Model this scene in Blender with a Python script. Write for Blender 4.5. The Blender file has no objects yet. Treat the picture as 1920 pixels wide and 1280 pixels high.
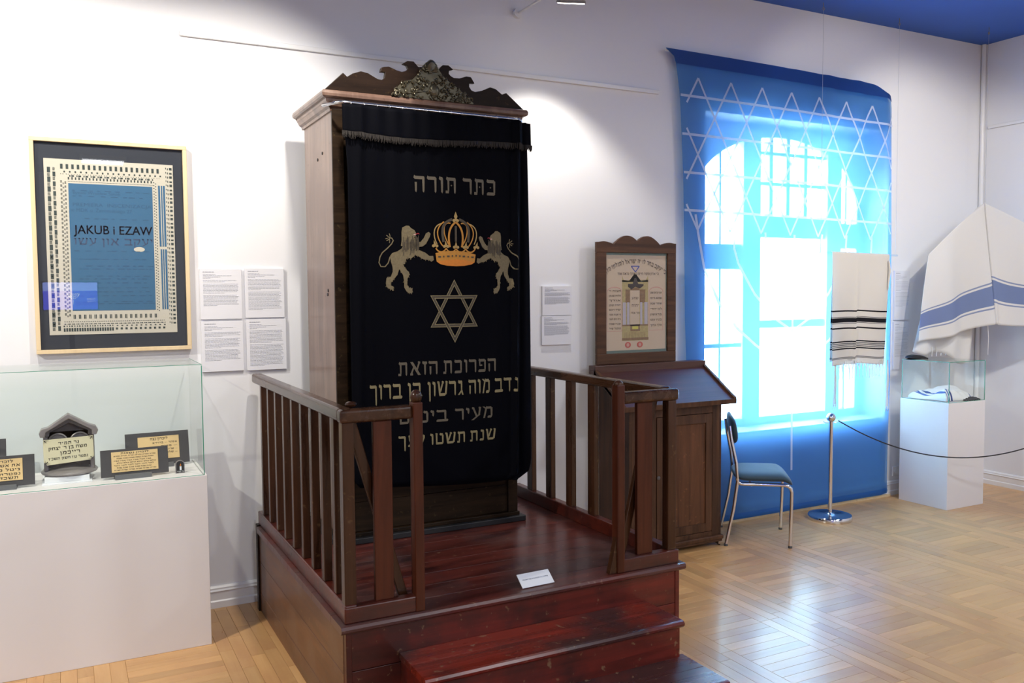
import bpy, math, random
from mathutils import Matrix, Vector
random.seed(7)
SC = bpy.context.scene
COL = SC.collection

# ------------------------------------------------------------------ camera
cd = bpy.data.cameras.new('camera'); cam = bpy.data.objects.new('camera', cd); COL.objects.link(cam)
cd.sensor_width = 36.0; cd.lens = 36.0 * 1614.9 / 1920.0; cd.clip_start = 0.05; cd.clip_end = 200
Rc = Matrix(((0.88714934, -0.46142004, -0.00758886), (0.03261336, 0.04628372, 0.99839581), (-0.46032859, -0.88597368, 0.05610903)))
cam.matrix_world = Matrix.Translation((0, 0, 1.7)) @ Rc.transposed().to_4x4()
SC.camera = cam
# ------------------------------------------------------------------ world (daylight outside the window)
wd = bpy.data.worlds.new('daylight'); SC.world = wd; wd.use_nodes = True
bg = wd.node_tree.nodes['Background']; bg.inputs[0].default_value = (0.72, 0.88, 1.0, 1); bg.inputs[1].default_value = 30.0
# ------------------------------------------------------------------ exposure
SC.view_settings.view_transform = 'Standard'; SC.view_settings.look = 'None'
SC.view_settings.exposure = 0.0; SC.view_settings.gamma = 1.0; SC.view_settings.use_curve_mapping = False
SC.cycles.use_denoising = True
SC.cycles.max_bounces = 10; SC.cycles.transparent_max_bounces = 24
SC.cycles.sample_clamp_indirect = 6.0
# ------------------------------------------------------------------ room lights (floodlights and added ceiling fill, each with a fixture below)
def area_light(name, loc, size, power, color, target=None, spread=180):
    l = bpy.data.lights.new(name, 'AREA'); l.shape = 'RECTANGLE'; l.size = size[0]; l.size_y = size[1]
    l.energy = power; l.color = color; l.spread = math.radians(spread)
    o = bpy.data.objects.new(name, l); COL.objects.link(o); o.location = loc
    d = Vector(target) - Vector(loc) if target else Vector((0, 0, -1))
    o.rotation_euler = d.to_track_quat('-Z', 'Y').to_euler()
    return o
def spot_light(name, loc, target, power, color, angle, blend, radius=0.05):
    l = bpy.data.lights.new(name, 'SPOT'); l.energy = power; l.color = color
    l.spot_size = math.radians(angle); l.spot_blend = blend; l.shadow_soft_size = radius
    o = bpy.data.objects.new(name, l); COL.objects.link(o); o.location = loc
    o.rotation_euler = (Vector(target) - Vector(loc)).to_track_quat('-Z', 'Y').to_euler()
    return o
WARM = (1.0, 0.93, 0.82)
LAMPS = [  # head position, aim, spot power, angle
    ((2.60, 4.25, 3.33), (2.85, 4.95, 1.2), 75, 88),
    ((1.08, 3.30, 3.40), (0.75, 4.90, 1.9), 115, 84),
    ((-0.35, 3.70, 3.33), (0.25, 4.95, 1.7), 112, 104),
    ((5.00, 2.30, 3.55), (6.45, 4.95, 2.0), 170, 62),
    ((4.40, 2.20, 3.55), (5.5, 4.95, 2.7), 50, 50),
    ((-2.30, 2.60, 3.30), (0.9, 4.3, 0.9), 270, 62),
]
for k, (p, t, e, a) in enumerate(LAMPS):
    d = (Vector(t) - Vector(p)).normalized()
    spot_light('flood_beam', Vector(p) + d * 0.03, t, e, WARM, a, 0.55, 0.045)
FILL = [(0.6, -1.2), (3.8, -1.6), (0.6, -5.0), (4.2, -5.0), (5.4, 1.2)]  # added ceiling panels for room fill; one reflects in the poster glass
for x, y in FILL:
    area_light('fill_panel_light', (x, y, 3.735), (0.56, 0.36), 66, (0.95, 0.97, 1.0))

# ------------------------------------------------------------------ materials
def new_mat(name):
    m = bpy.data.materials.new(name); m.use_nodes = True
    nt = m.node_tree; b = nt.nodes['Principled BSDF']
    return m, nt, b
def plain(name, col, rough=0.6, metal=0.0, noise=0.0, nscale=20, bump=0.0, coat=0.0, emis=None, estr=0, sheen=0.0, sheen_tint=(1, 1, 1), spec=0.5):
    m, nt, b = new_mat(name)
    b.inputs['Base Color'].default_value = (*col, 1); b.inputs['Roughness'].default_value = rough
    b.inputs['Metallic'].default_value = metal; b.inputs['Coat Weight'].default_value = coat
    b.inputs['Specular IOR Level'].default_value = spec
    if sheen: 
        b.inputs['Sheen Weight'].default_value = sheen; b.inputs['Sheen Tint'].default_value = (*sheen_tint, 1); b.inputs['Sheen Roughness'].default_value = 0.35
    if emis: b.inputs['Emission Color'].default_value = (*emis, 1); b.inputs['Emission Strength'].default_value = estr
    if noise or bump:
        tc = nt.nodes.new('ShaderNodeTexCoord'); n = nt.nodes.new('ShaderNodeTexNoise')
        n.inputs['Scale'].default_value = nscale; n.inputs['Detail'].default_value = 5
        nt.links.new(tc.outputs['Object'], n.inputs['Vector'])
        if noise:
            mx = nt.nodes.new('ShaderNodeMix'); mx.data_type = 'RGBA'
            mx.inputs[6].default_value = (*[c * (1 - noise) for c in col], 1); mx.inputs[7].default_value = (*[min(1, c * (1 + noise)) for c in col], 1)
            nt.links.new(n.outputs['Fac'], mx.inputs[0]); nt.links.new(mx.outputs[2], b.inputs['Base Color'])
        if bump:
            bp = nt.nodes.new('ShaderNodeBump'); bp.inputs['Strength'].default_value = bump; bp.inputs['Distance'].default_value = 0.004
            nt.links.new(n.outputs['Fac'], bp.inputs['Height']); nt.links.new(bp.outputs[0], b.inputs['Normal'])
    return m
def wood(name, dark, light, axis='x', scale=1.0, rough=0.4, wear=None, wear_amt=0.0, patch=None, patch_amt=0.0, per_piece=0.0, coat=0.0, bump=0.25, spec=0.5, wscale=5.0):
    """grain stretched along one axis, optional worn specks and large patches of a second tone"""
    m, nt, b = new_mat(name); N = nt.nodes; L = nt.links
    tc = N.new('ShaderNodeTexCoord'); mp = N.new('ShaderNodeMapping')
    s = {'x': (1.2, 16, 16), 'y': (16, 1.2, 16), 'z': (16, 16, 1.2)}[axis]
    mp.inputs['Scale'].default_value = [k * scale for k in s]
    oi = N.new('ShaderNodeObjectInfo'); gi = N.new('ShaderNodeNewGeometry')
    ad = N.new('ShaderNodeMath'); ad.operation = 'ADD'; L.new(oi.outputs['Random'], ad.inputs[0]); L.new(gi.outputs['Random Per Island'], ad.inputs[1])
    fr = N.new('ShaderNodeMath'); fr.operation = 'FRACT'; L.new(ad.outputs[0], fr.inputs[0])
    off = N.new('ShaderNodeVectorMath'); off.operation = 'SCALE'; off.inputs[0].default_value = (13.1, 7.7, 9.3); L.new(fr.outputs[0], off.inputs['Scale'])
    va = N.new('ShaderNodeVectorMath'); va.operation = 'ADD'; L.new(tc.outputs['Object'], va.inputs[0]); L.new(off.outputs[0], va.inputs[1])
    L.new(va.outputs[0], mp.inputs['Vector'])
    n = N.new('ShaderNodeTexNoise'); n.inputs['Scale'].default_value = 1.6; n.inputs['Detail'].default_value = 7; n.inputs['Roughness'].default_value = 0.62; n.inputs['Distortion'].default_value = 0.6
    L.new(mp.outputs[0], n.inputs['Vector'])
    r = N.new('ShaderNodeValToRGB'); r.color_ramp.elements[0].position = 0.30; r.color_ramp.elements[0].color = (*dark, 1); r.color_ramp.elements[1].position = 0.70; r.color_ramp.elements[1].color = (*light, 1)
    L.new(n.outputs['Fac'], r.inputs[0]); col = r.outputs[0]
    def mix(fac, a, c2, blend='MIX'):
        mx = N.new('ShaderNodeMix'); mx.data_type = 'RGBA'; mx.blend_type = blend
        L.new(fac, mx.inputs[0]); L.new(a, mx.inputs[6])
        if isinstance(c2, tuple): mx.inputs[7].default_value = (*c2, 1)
        else: L.new(c2, mx.inputs[7])
        return mx.outputs[2]
    def thresh(sc, lo, hi, amt, det=4):
        q = N.new('ShaderNodeTexNoise'); q.inputs['Scale'].default_value = sc; q.inputs['Detail'].default_value = det
        L.new(va.outputs[0] if per_piece else tc.outputs['Object'], q.inputs['Vector'])
        mr = N.new('ShaderNodeMapRange'); mr.inputs['From Min'].default_value = lo; mr.inputs['From Max'].default_value = hi; mr.inputs['To Max'].default_value = amt
        L.new(q.outputs['Fac'], mr.inputs['Value']); return mr.outputs[0]
    if patch: col = mix(thresh(wscale, 0.45, 0.62, patch_amt), col, patch)
    if wear: col = mix(thresh(38, 0.64, 0.72, wear_amt, 6), col, wear)
    if per_piece:
        hsv = N.new('ShaderNodeHueSaturation'); mr = N.new('ShaderNodeMapRange'); mr.inputs['To Min'].default_value = 1 - per_piece; mr.inputs['To Max'].default_value = 1 + per_piece
        L.new(fr.outputs[0], mr.inputs['Value']); L.new(mr.outputs[0], hsv.inputs['Value']); L.new(col, hsv.inputs['Color']); col = hsv.outputs[0]
    L.new(col, b.inputs['Base Color'])
    b.inputs['Roughness'].default_value = rough; b.inputs['Coat Weight'].default_value = coat; b.inputs['Coat Roughness'].default_value = 0.12
    b.inputs['Specular IOR Level'].default_value = spec
    mr = N.new('ShaderNodeMapRange'); mr.inputs['To Min'].default_value = rough * 0.75; mr.inputs['To Max'].default_value = min(1, rough * 1.3)
    L.new(n.outputs['Fac'], mr.inputs['Value']); L.new(mr.outputs[0], b.inputs['Roughness'])
    bp = N.new('ShaderNodeBump'); bp.inputs['Strength'].default_value = bump; bp.inputs['Distance'].default_value = 0.003
    L.new(n.outputs['Fac'], bp.inputs['Height']); L.new(bp.outputs[0], b.inputs['Normal'])
    return m
def glass_mat(name, tint=(0.978, 0.992, 0.985), gl=0.5, fac=None):
    m, nt, b = new_mat(name); N = nt.nodes; L = nt.links; N.remove(b)
    out = N['Material Output']; t = N.new('ShaderNodeBsdfTransparent'); t.inputs[0].default_value = (*tint, 1)
    g = N.new('ShaderNodeBsdfGlossy'); g.inputs['Roughness'].default_value = 0.01
    f = N.new('ShaderNodeFresnel'); f.inputs[0].default_value = 1.45
    mm = N.new('ShaderNodeMath'); mm.operation = 'MULTIPLY'; mm.inputs[1].default_value = gl; L.new(f.outputs[0], mm.inputs[0])
    gg = N.new('ShaderNodeNewGeometry'); fb = N.new('ShaderNodeMath'); fb.operation = 'SUBTRACT'; fb.inputs[0].default_value = 1.0; L.new(gg.outputs['Backfacing'], fb.inputs[1])
    m0 = mm; mm = N.new('ShaderNodeMath'); mm.operation = 'MULTIPLY'; L.new(m0.outputs[0], mm.inputs[0]); L.new(fb.outputs[0], mm.inputs[1])
    mx = N.new('ShaderNodeMixShader'); L.new(mm.outputs[0], mx.inputs[0]); L.new(t.outputs[0], mx.inputs[1]); L.new(g.outputs[0], mx.inputs[2]); L.new(mx.outputs[0], out.inputs[0])
    return m
def banner_mat(name, col, trans, see, rough=0.45):
    m, nt, b = new_mat(name); N = nt.nodes; L = nt.links; out = N['Material Output']
    b.inputs['Base Color'].default_value = (*col, 1); b.inputs['Roughness'].default_value = rough; b.inputs['Specular IOR Level'].default_value = 0.5
    tr = N.new('ShaderNodeBsdfTranslucent'); tr.inputs[0].default_value = (*trans, 1)
    tp = N.new('ShaderNodeBsdfTransparent'); tp.inputs[0].default_value = (*see[1], 1)
    m1 = N.new('ShaderNodeMixShader'); m1.inputs[0].default_value = 0.33; L.new(b.outputs[0], m1.inputs[1]); L.new(tr.outputs[0], m1.inputs[2])
    m2 = N.new('ShaderNodeMixShader'); m2.inputs[0].default_value = see[0]; L.new(m1.outputs[0], m2.inputs[1]); L.new(tp.outputs[0], m2.inputs[2]); L.new(m2.outputs[0], out.inputs[0])
    return m
def stripe_mat(name, base, stripes, vmax, rough=0.85, trans=0.25):
    """cloth whose woven stripes follow the length attribute v; stripes = [(v0, v1, colour)]"""
    m, nt, b = new_mat(name); N = nt.nodes; L = nt.links
    at = N.new('ShaderNodeAttribute'); at.attribute_name = 'v'; col = None
    cur = N.new('ShaderNodeRGB'); cur.outputs[0].default_value = (*base, 1); cur = cur.outputs[0]
    for v0, v1, c in stripes:
        a = N.new('ShaderNodeMath'); a.operation = 'GREATER_THAN'; a.inputs[1].default_value = v0; L.new(at.outputs['Fac'], a.inputs[0])
        q = N.new('ShaderNodeMath'); q.operation = 'LESS_THAN'; q.inputs[1].default_value = v1; L.new(at.outputs['Fac'], q.inputs[0])
        mu = N.new('ShaderNodeMath'); mu.operation = 'MULTIPLY'; L.new(a.outputs[0], mu.inputs[0]); L.new(q.outputs[0], mu.inputs[1])
        mx = N.new('ShaderNodeMix'); mx.data_type = 'RGBA'; L.new(mu.outputs[0], mx.inputs[0]); L.new(cur, mx.inputs[6]); mx.inputs[7].default_value = (*c, 1); cur = mx.outputs[2]
    L.new(cur, b.inputs['Base Color']); b.inputs['Roughness'].default_value = rough; b.inputs['Specular IOR Level'].default_value = 0.2
    tr = N.new('ShaderNodeBsdfTranslucent'); L.new(cur, tr.inputs[0]); ms = N.new('ShaderNodeMixShader'); ms.inputs[0].default_value = trans
    L.new(b.outputs[0], ms.inputs[1]); L.new(tr.outputs[0], ms.inputs[2]); L.new(ms.outputs[0], N['Material Output'].inputs[0])
    tc = N.new('ShaderNodeTexCoord'); w = N.new('ShaderNodeTexNoise'); w.inputs['Scale'].default_value = 260; L.new(tc.outputs['Object'], w.inputs['Vector'])
    bp = N.new('ShaderNodeBump'); bp.inputs['Strength'].default_value = 0.15; bp.inputs['Distance'].default_value = 0.001; L.new(w.outputs['Fac'], bp.inputs['Height']); L.new(bp.outputs[0], b.inputs['Normal'])
    return m

M = {}
M['wall'] = plain('white_plaster', (0.80, 0.81, 0.84), 0.55, bump=0.06, nscale=60)
M['ceiling'] = plain('blue_ceiling_paint', (0.030, 0.105, 0.40), 0.7, noise=0.06, nscale=3)
M['white_paint'] = plain('white_gloss_paint', (0.80, 0.81, 0.83), 0.3)
M['board'] = plain('white_laminate', (0.78, 0.76, 0.76), 0.45, noise=0.01, nscale=4)
M['panel'] = plain('matte_panel_board', (0.76, 0.77, 0.82), 0.6)
M['print'] = plain('grey_print', (0.40, 0.42, 0.47), 0.7)
M['ink'] = plain('black_ink', (0.012, 0.012, 0.015), 0.5)
M['ark_side'] = wood('weathered_brown_wood', (0.075, 0.036, 0.024), (0.30, 0.195, 0.145), 'z', 0.45, 0.32, wear=(0.05, 0.022, 0.015), wear_amt=0.5, patch=(0.13, 0.07, 0.052), patch_amt=0.7, coat=0.25, wscale=2.5)
M['ark_dark'] = wood('dark_stained_wood', (0.008, 0.0045, 0.003), (0.024, 0.013, 0.008), 'x', 1.0, 0.35, wear=(0.07, 0.04, 0.015), wear_amt=0.4, coat=0.0, spec=0.12)
M['ark_front'] = wood('brown_stained_boards', (0.008, 0.0045, 0.0028), (0.034, 0.019, 0.009), 'x', 1.0, 0.42, wear=(0.10, 0.07, 0.03), wear_amt=0.4, coat=0.0, spec=0.15)
M['red_top'] = wood('worn_red_brown_boards', (0.050, 0.010, 0.008), (0.135, 0.028, 0.020), 'x', 1.0, 0.30, wear=(0.30, 0.18, 0.12), wear_amt=0.5, patch=(0.085, 0.045, 0.042), patch_amt=0.75, coat=0.10, bump=0.12, wscale=2.6)
M['red_step'] = wood('scuffed_red_tread', (0.12, 0.011, 0.005), (0.27, 0.026, 0.011), 'x', 0.7, 0.27, wear=(0.30, 0.20, 0.12), wear_amt=0.6, patch=(0.034, 0.017, 0.017), patch_amt=0.9, coat=0.15, bump=0.12, wscale=2.4)
M['red_front'] = wood('dark_red_riser', (0.065, 0.007, 0.004), (0.175, 0.015, 0.008), 'x', 1.0, 0.36, wear=(0.28, 0.19, 0.10), wear_amt=0.5, patch=(0.018, 0.004, 0.0035), patch_amt=0.7, coat=0.1, wscale=4.5)
M['side_wood'] = wood('brown_side_boards', (0.070, 0.027, 0.012), (0.20, 0.085, 0.038), 'y', 0.8, 0.38, wear=(0.25, 0.15, 0.07), wear_amt=0.4, patch=(0.16, 0.09, 0.06), patch_amt=0.6, coat=0.15)
M['rail_wood'] = wood('polished_rail_wood', (0.020, 0.007, 0.003), (0.072, 0.026, 0.010), 'z', 0.8, 0.28, wear=(0.18, 0.11, 0.05), wear_amt=0.35, coat=0.25, spec=0.28)
M['rail_wood_h'] = wood('polished_handrail_wood', (0.026, 0.010, 0.0045), (0.080, 0.033, 0.015), 'y', 0.8, 0.26, wear=(0.18, 0.11, 0.05), wear_amt=0.35, coat=0.3, spec=0.28)
M['rail_red'] = wood('red_painted_rail', (0.045, 0.007, 0.004), (0.13, 0.020, 0.010), 'x', 1.0, 0.30, wear=(0.20, 0.12, 0.07), wear_amt=0.35, patch=(0.03, 0.011, 0.010), patch_amt=0.6, coat=0.25)
M['slat_red'] = wood('reddish_slat', (0.038, 0.008, 0.003), (0.095, 0.022, 0.008), 'z', 0.8, 0.36, coat=0.1, spec=0.28)
M['lect'] = wood('walnut_lectern_wood', (0.030, 0.012, 0.006), (0.105, 0.046, 0.022), 'z', 0.7, 0.45, wear=(0.15, 0.07, 0.03), wear_amt=0.35, coat=0.05, spec=0.28)
M['lect_door'] = wood('grained_door_wood', (0.030, 0.012, 0.006), (0.15, 0.060, 0.026), 'z', 0.55, 0.45, coat=0.05, wear=(0.30, 0.13, 0.05), wear_amt=0.4, spec=0.28)
M['lect_top'] = wood('red_brown_desk_top', (0.040, 0.014, 0.010), (0.095, 0.034, 0.024), 'x', 0.8, 0.36, coat=0.1)
M['frame_wood'] = wood('mizrach_frame_wood', (0.040, 0.016, 0.007), (0.115, 0.050, 0.024), 'x', 0.9, 0.42, coat=0.1, spec=0.28)
M['pine'] = wood('pale_pine_frame', (0.66, 0.50, 0.29), (0.80, 0.64, 0.40), 'z', 0.6, 0.4)
M['parq_x'] = wood('parquet_x', (0.56, 0.31, 0.12), (0.64, 0.385, 0.165), 'x', 1.1, 0.30, patch=(0.47, 0.235, 0.10), patch_amt=0.45, per_piece=0.13, coat=0.18, bump=0.05, wscale=3)
M['parq_y'] = wood('parquet_y', (0.56, 0.31, 0.12), (0.64, 0.385, 0.165), 'y', 1.1, 0.30, patch=(0.47, 0.235, 0.10), patch_amt=0.45, per_piece=0.13, coat=0.18, bump=0.05, wscale=3)
M['subfloor'] = plain('dark_subfloor', (0.16, 0.09, 0.045), 0.6)
M['velvet'] = plain('navy_black_velvet', (0.0006, 0.0009, 0.0030), 0.8, sheen=0.008, sheen_tint=(0.2, 0.35, 1.0), bump=0.1, nscale=90, spec=0.08)
M['fringe'] = plain('dull_fringe', (0.016, 0.012, 0.010), 0.8)
M['gold_thread'] = plain('tarnished_gold_thread', (0.25, 0.21, 0.105), 0.55, noise=0.25, nscale=160, bump=0.3)
M['grey_thread'] = plain('grey_brown_thread', (0.12, 0.10, 0.068), 0.6, noise=0.25, nscale=160, bump=0.3)
M['lion_thread'] = plain('olive_gold_thread', (0.17, 0.135, 0.07), 0.6, noise=0.35, nscale=120, bump=0.4)
M['mane'] = plain('mane_thread', (0.07, 0.055, 0.035), 0.7, noise=0.4, nscale=150, bump=0.4)
M['crown_gold'] = plain('orange_gold_thread', (0.50, 0.22, 0.02), 0.5, noise=0.2, nscale=90, bump=0.3)
M['crown_pale'] = plain('pale_crown_thread', (0.40, 0.27, 0.09), 0.5, noise=0.2, nscale=90)
M['crown_orange'] = plain('orange_lining_thread', (0.62, 0.20, 0.01), 0.5, noise=0.2, nscale=60)
M['red_thread'] = plain('red_thread', (0.35, 0.02, 0.03), 0.6)
M['pink_thread'] = plain('pink_thread', (0.6, 0.4, 0.36), 0.6)
M['chrome'] = plain('chrome', (0.75, 0.75, 0.78), 0.10, metal=1.0)
M['steel'] = plain('dull_steel_rod', (0.8, 0.8, 0.83), 0.2, metal=1.0)
M['ornament'] = plain('tarnished_silver_gilt', (0.10, 0.088, 0.058), 0.33, metal=0.6, noise=0.5, nscale=40, bump=0.3)
M['banner'] = banner_mat('blue_mesh_banner', (0.012, 0.11, 0.40), (0.14, 0.43, 0.90), (0.30, (0.66, 0.90, 1.0)))
M['banner_line'] = banner_mat('pale_banner_print', (0.62, 0.68, 0.88), (0.95, 0.98, 1.0), (0.15, (0.9, 0.95, 1.0)))
M['banner_hem'] = banner_mat('dark_blue_hem', (0.008, 0.055, 0.25), (0.02, 0.12, 0.5), (0.03, (0.5, 0.8, 1.0)))
M['glass'] = glass_mat('clear_glass')
M['pic_glass'] = glass_mat('picture_glass', (0.97, 0.98, 0.98), 1.0)
M['glass_edge'] = plain('green_glass_edge', (0.05, 0.30, 0.20), 0.2)
M['win_glass'] = glass_mat('window_glass', (0.97, 0.99, 1.0), 0.3)
M['mat_black'] = plain('dark_mat_board', (0.022, 0.026, 0.04), 0.7)
M['cream'] = plain('cream_paper', (0.60, 0.555, 0.47), 0.7, noise=0.03, nscale=8)
M['poster_blue'] = plain('teal_blue_print', (0.032, 0.125, 0.25), 0.6, noise=0.05, nscale=5)
M['poster_ink'] = plain('dull_violet_ink', (0.042, 0.072, 0.150), 0.7)
M['poster_ink2'] = plain('faint_print', (0.026, 0.090, 0.185), 0.7)
M['poster_mark'] = plain('dark_green_black_marks', (0.035, 0.050, 0.050), 0.7)
M['charcoal'] = plain('charcoal_board', (0.060, 0.058, 0.064), 0.6, noise=0.08, nscale=30)
M['parch'] = plain('golden_parchment', (0.78, 0.56, 0.27), 0.5, noise=0.06, nscale=14)
M['parch_pale'] = plain('pale_parchment', (0.72, 0.68, 0.47), 0.5, noise=0.05, nscale=14)
M['grey_plastic'] = plain('grey_plastic', (0.14, 0.145, 0.155), 0.4)
M['pewter'] = plain('aged_pewter', (0.27, 0.25, 0.25), 0.38, metal=0.4, noise=0.35, nscale=12, bump=0.2)
M['pewter_dark'] = plain('dark_pewter', (0.10, 0.092, 0.095), 0.5, metal=0.4, noise=0.35, nscale=16)
M['brass'] = plain('brass', (0.5, 0.36, 0.12), 0.3, metal=0.8)
M['sheet'] = plain('white_card', (0.82, 0.84, 0.87), 0.55)
M['black'] = plain('black_plastic', (0.015, 0.015, 0.017), 0.5)
M['chair_fabric'] = plain('grey_blue_upholstery', (0.032, 0.065, 0.095), 0.75, noise=0.15, nscale=200, sheen=0.2)
M['rope'] = plain('black_cord', (0.012, 0.012, 0.018), 0.6)
M['wire'] = plain('thin_steel_wire', (0.45, 0.48, 0.52), 0.4)
M['acrylic'] = glass_mat('acrylic_bar', (0.85, 0.93, 1.0), 0.8)
M['lamp_face'] = plain('lit_lamp_face', (1, 1, 1), 0.5, emis=(1.0, 0.95, 0.86), estr=14)
M['panel_face'] = plain('lit_fill_panel', (1, 1, 1), 0.5, emis=(0.97, 0.98, 1.0), estr=9)
M['lamp_body'] = plain('lamp_housing', (0.36, 0.35, 0.34), 0.5)
M['screen'] = plain('blue_screen', (0.0, 0.0, 0.0), 0.4, emis=(0.06, 0.07, 0.95), estr=13)
M['screen_pale'] = plain('pale_screen_image', (0.0, 0.0, 0.0), 0.4, emis=(0.28, 0.38, 1.0), estr=14)
M['screen_white'] = plain('white_screen_text', (0.0, 0.0, 0.0), 0.4, emis=(0.75, 0.8, 1.0), estr=13)
M['art_paper'] = plain('tan_art_paper', (0.62, 0.48, 0.36), 0.5, noise=0.05, nscale=10)
M['art_mat'] = plain('grey_green_mat', (0.13, 0.18, 0.16), 0.6)
M['art_blue'] = plain('blue_ink', (0.10, 0.12, 0.45), 0.6)
M['art_red'] = plain('red_pigment', (0.55, 0.10, 0.08), 0.6)
M['art_pink'] = plain('pink_line', (0.62, 0.33, 0.28), 0.6)
M['art_brown'] = plain('brown_pigment', (0.26, 0.15, 0.08), 0.6, noise=0.4, nscale=60)
M['art_tan'] = plain('ochre_pigment', (0.46, 0.36, 0.16), 0.6, noise=0.3, nscale=60)
M['art_lilac'] = plain('lilac_pigment', (0.50, 0.45, 0.52), 0.6)
M['art_dark'] = plain('dark_curtain_pigment', (0.045, 0.03, 0.03), 0.6)
M['art_yellow'] = plain('yellow_pigment', (0.62, 0.55, 0.10), 0.6)
M['art_ink'] = plain('sepia_ink', (0.12, 0.085, 0.075), 0.6)
M['flame'] = plain('orange_print', (0.7, 0.22, 0.02), 0.5)
M['kippah'] = plain('black_felt', (0.012, 0.012, 0.014), 0.8)

# ------------------------------------------------------------------ object helpers
ORG = {}
def tag(o, label=None, cat=None, group=None, kind=None):
    if label: o['label'] = label
    if cat: o['category'] = cat
    if group: o['group'] = group
    if kind: o['kind'] = kind
    return o
def thing(name, loc, label, cat, group=None, kind=None):
    o = bpy.data.objects.new(name, None); COL.objects.link(o); o.location = loc; o.empty_display_size = 0.1
    ORG[o.name] = Vector(loc); return tag(o, label, cat, group, kind)
class MB:
    def __init__(s): s.v = []; s.f = []; s.a = None; s.sm = False
    def add(s, vs, fs):
        b = len(s.v); s.v += [tuple(p) for p in vs]; s.f += [tuple(i + b for i in f) for f in fs]; return s
    def box(s, x0, x1, y0, y1, z0, z1, mat=None):
        vs = [(x0, y0, z0), (x1, y0, z0), (x1, y1, z0), (x0, y1, z0), (x0, y0, z1), (x1, y0, z1), (x1, y1, z1), (x0, y1, z1)]
        if mat: vs = [mat @ Vector(p) for p in vs]
        return s.add(vs, [(0, 3, 2, 1), (4, 5, 6, 7), (0, 1, 5, 4), (1, 2, 6, 5), (2, 3, 7, 6), (3, 0, 4, 7)])
    def prism(s, pts, y0, y1, ax='y', mat=None):
        """outline in (x,z) extruded along y; ax='x': outline is (y,z), extruded along x"""
        n = len(pts)
        if ax == 'y': vs = [(a, y0, b) for a, b in pts] + [(a, y1, b) for a, b in pts]
        elif ax == 'x': vs = [(y0, a, b) for a, b in pts] + [(y1, a, b) for a, b in pts]
        else: vs = [(a, b, y0) for a, b in pts] + [(a, b, y1) for a, b in pts]
        if mat: vs = [mat @ Vector(p) for p in vs]
        return s.add(vs, [tuple(range(n)), tuple(range(2 * n - 1, n - 1, -1))] + [(i, i + n, (i + 1) % n + n, (i + 1) % n) for i in range(n)])
    def tube(s, path, r, n=8, cap=True):
        P = [Vector(p) for p in path]; rr = r if isinstance(r, (list, tuple)) else [r] * len(P); rings = []
        up = None
        for i, p in enumerate(P):
            t = (P[min(i + 1, len(P) - 1)] - P[max(i - 1, 0)]).normalized()
            if up is None: up = t.orthogonal().normalized()
            u = (up - t * up.dot(t)); u = u.normalized() if u.length > 1e-5 else t.orthogonal().normalized(); up = u
            w = t.cross(u); rings.append([p + (u * math.cos(2 * math.pi * k / n) + w * math.sin(2 * math.pi * k / n)) * rr[i] for k in range(n)])
        b = len(s.v)
        for R_ in rings: s.v += [tuple(q) for q in R_]
        for i in range(len(P) - 1):
            for k in range(n): s.f.append((b + i * n + k, b + i * n + (k + 1) % n, b + (i + 1) * n + (k + 1) % n, b + (i + 1) * n + k))
        if cap: s.f.append(tuple(b + k for k in range(n - 1, -1, -1))); s.f.append(tuple(b + (len(P) - 1) * n + k for k in range(n)))
        s.sm = True; return s
    def lathe(s, prof, c=(0, 0, 0), n=32, mat=None):
        b = len(s.v)
        for r, z in prof:
            for k in range(n):
                a = 2 * math.pi * k / n; p = Vector((c[0] + r * math.cos(a), c[1] + r * math.sin(a), c[2] + z)); s.v.append(tuple(mat @ p if mat else p))
        for i in range(len(prof) - 1):
            for k in range(n): s.f.append((b + i * n + k, b + i * n + (k + 1) % n, b + (i + 1) * n + (k + 1) % n, b + (i + 1) * n + k))
        s.f.append(tuple(b + k for k in range(n - 1, -1, -1))); s.f.append(tuple(b + (len(prof) - 1) * n + k for k in range(n)))
        s.sm = True; return s
    def ball(s, c, r, n=12, sc=(1, 1, 1)):
        prof = []
        b = len(s.v); m = n // 2 + 1
        for i in range(1, m):
            th = math.pi * i / m
            for k in range(n):
                a = 2 * math.pi * k / n; s.v.append((c[0] + r * sc[0] * math.sin(th) * math.cos(a), c[1] + r * sc[1] * math.sin(th) * math.sin(a), c[2] + r * sc[2] * math.cos(th)))
        s.v.append((c[0], c[1], c[2] + r * sc[2])); s.v.append((c[0], c[1], c[2] - r * sc[2])); t = len(s.v) - 2
        for i in range(m - 2):
            for k in range(n): s.f.append((b + i * n + k, b + (i + 1) * n + k, b + (i + 1) * n + (k + 1) % n, b + i * n + (k + 1) % n))
        for k in range(n): s.f.append((t, b + k, b + (k + 1) % n)); s.f.append((t + 1, b + (m - 2) * n + (k + 1) % n, b + (m - 2) * n + k))
        s.sm = True; return s
    def grid(s, fn, nu, nv, av=None):
        b = len(s.v)
        if s.a is None and av: s.a = []
        for j in range(nv + 1):
            for i in range(nu + 1):
                s.v.append(tuple(fn(i / nu, j / nv)))
                if av: s.a.append(av(i / nu, j / nv))
        for j in range(nv):
            for i in range(nu): k = b + j * (nu + 1) + i; s.f.append((k, k + 1, k + nu + 2, k + nu + 1))
        s.sm = True; return s
    def xf(s, m): s.v = [tuple(m @ Vector(p)) for p in s.v]; return s
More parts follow.
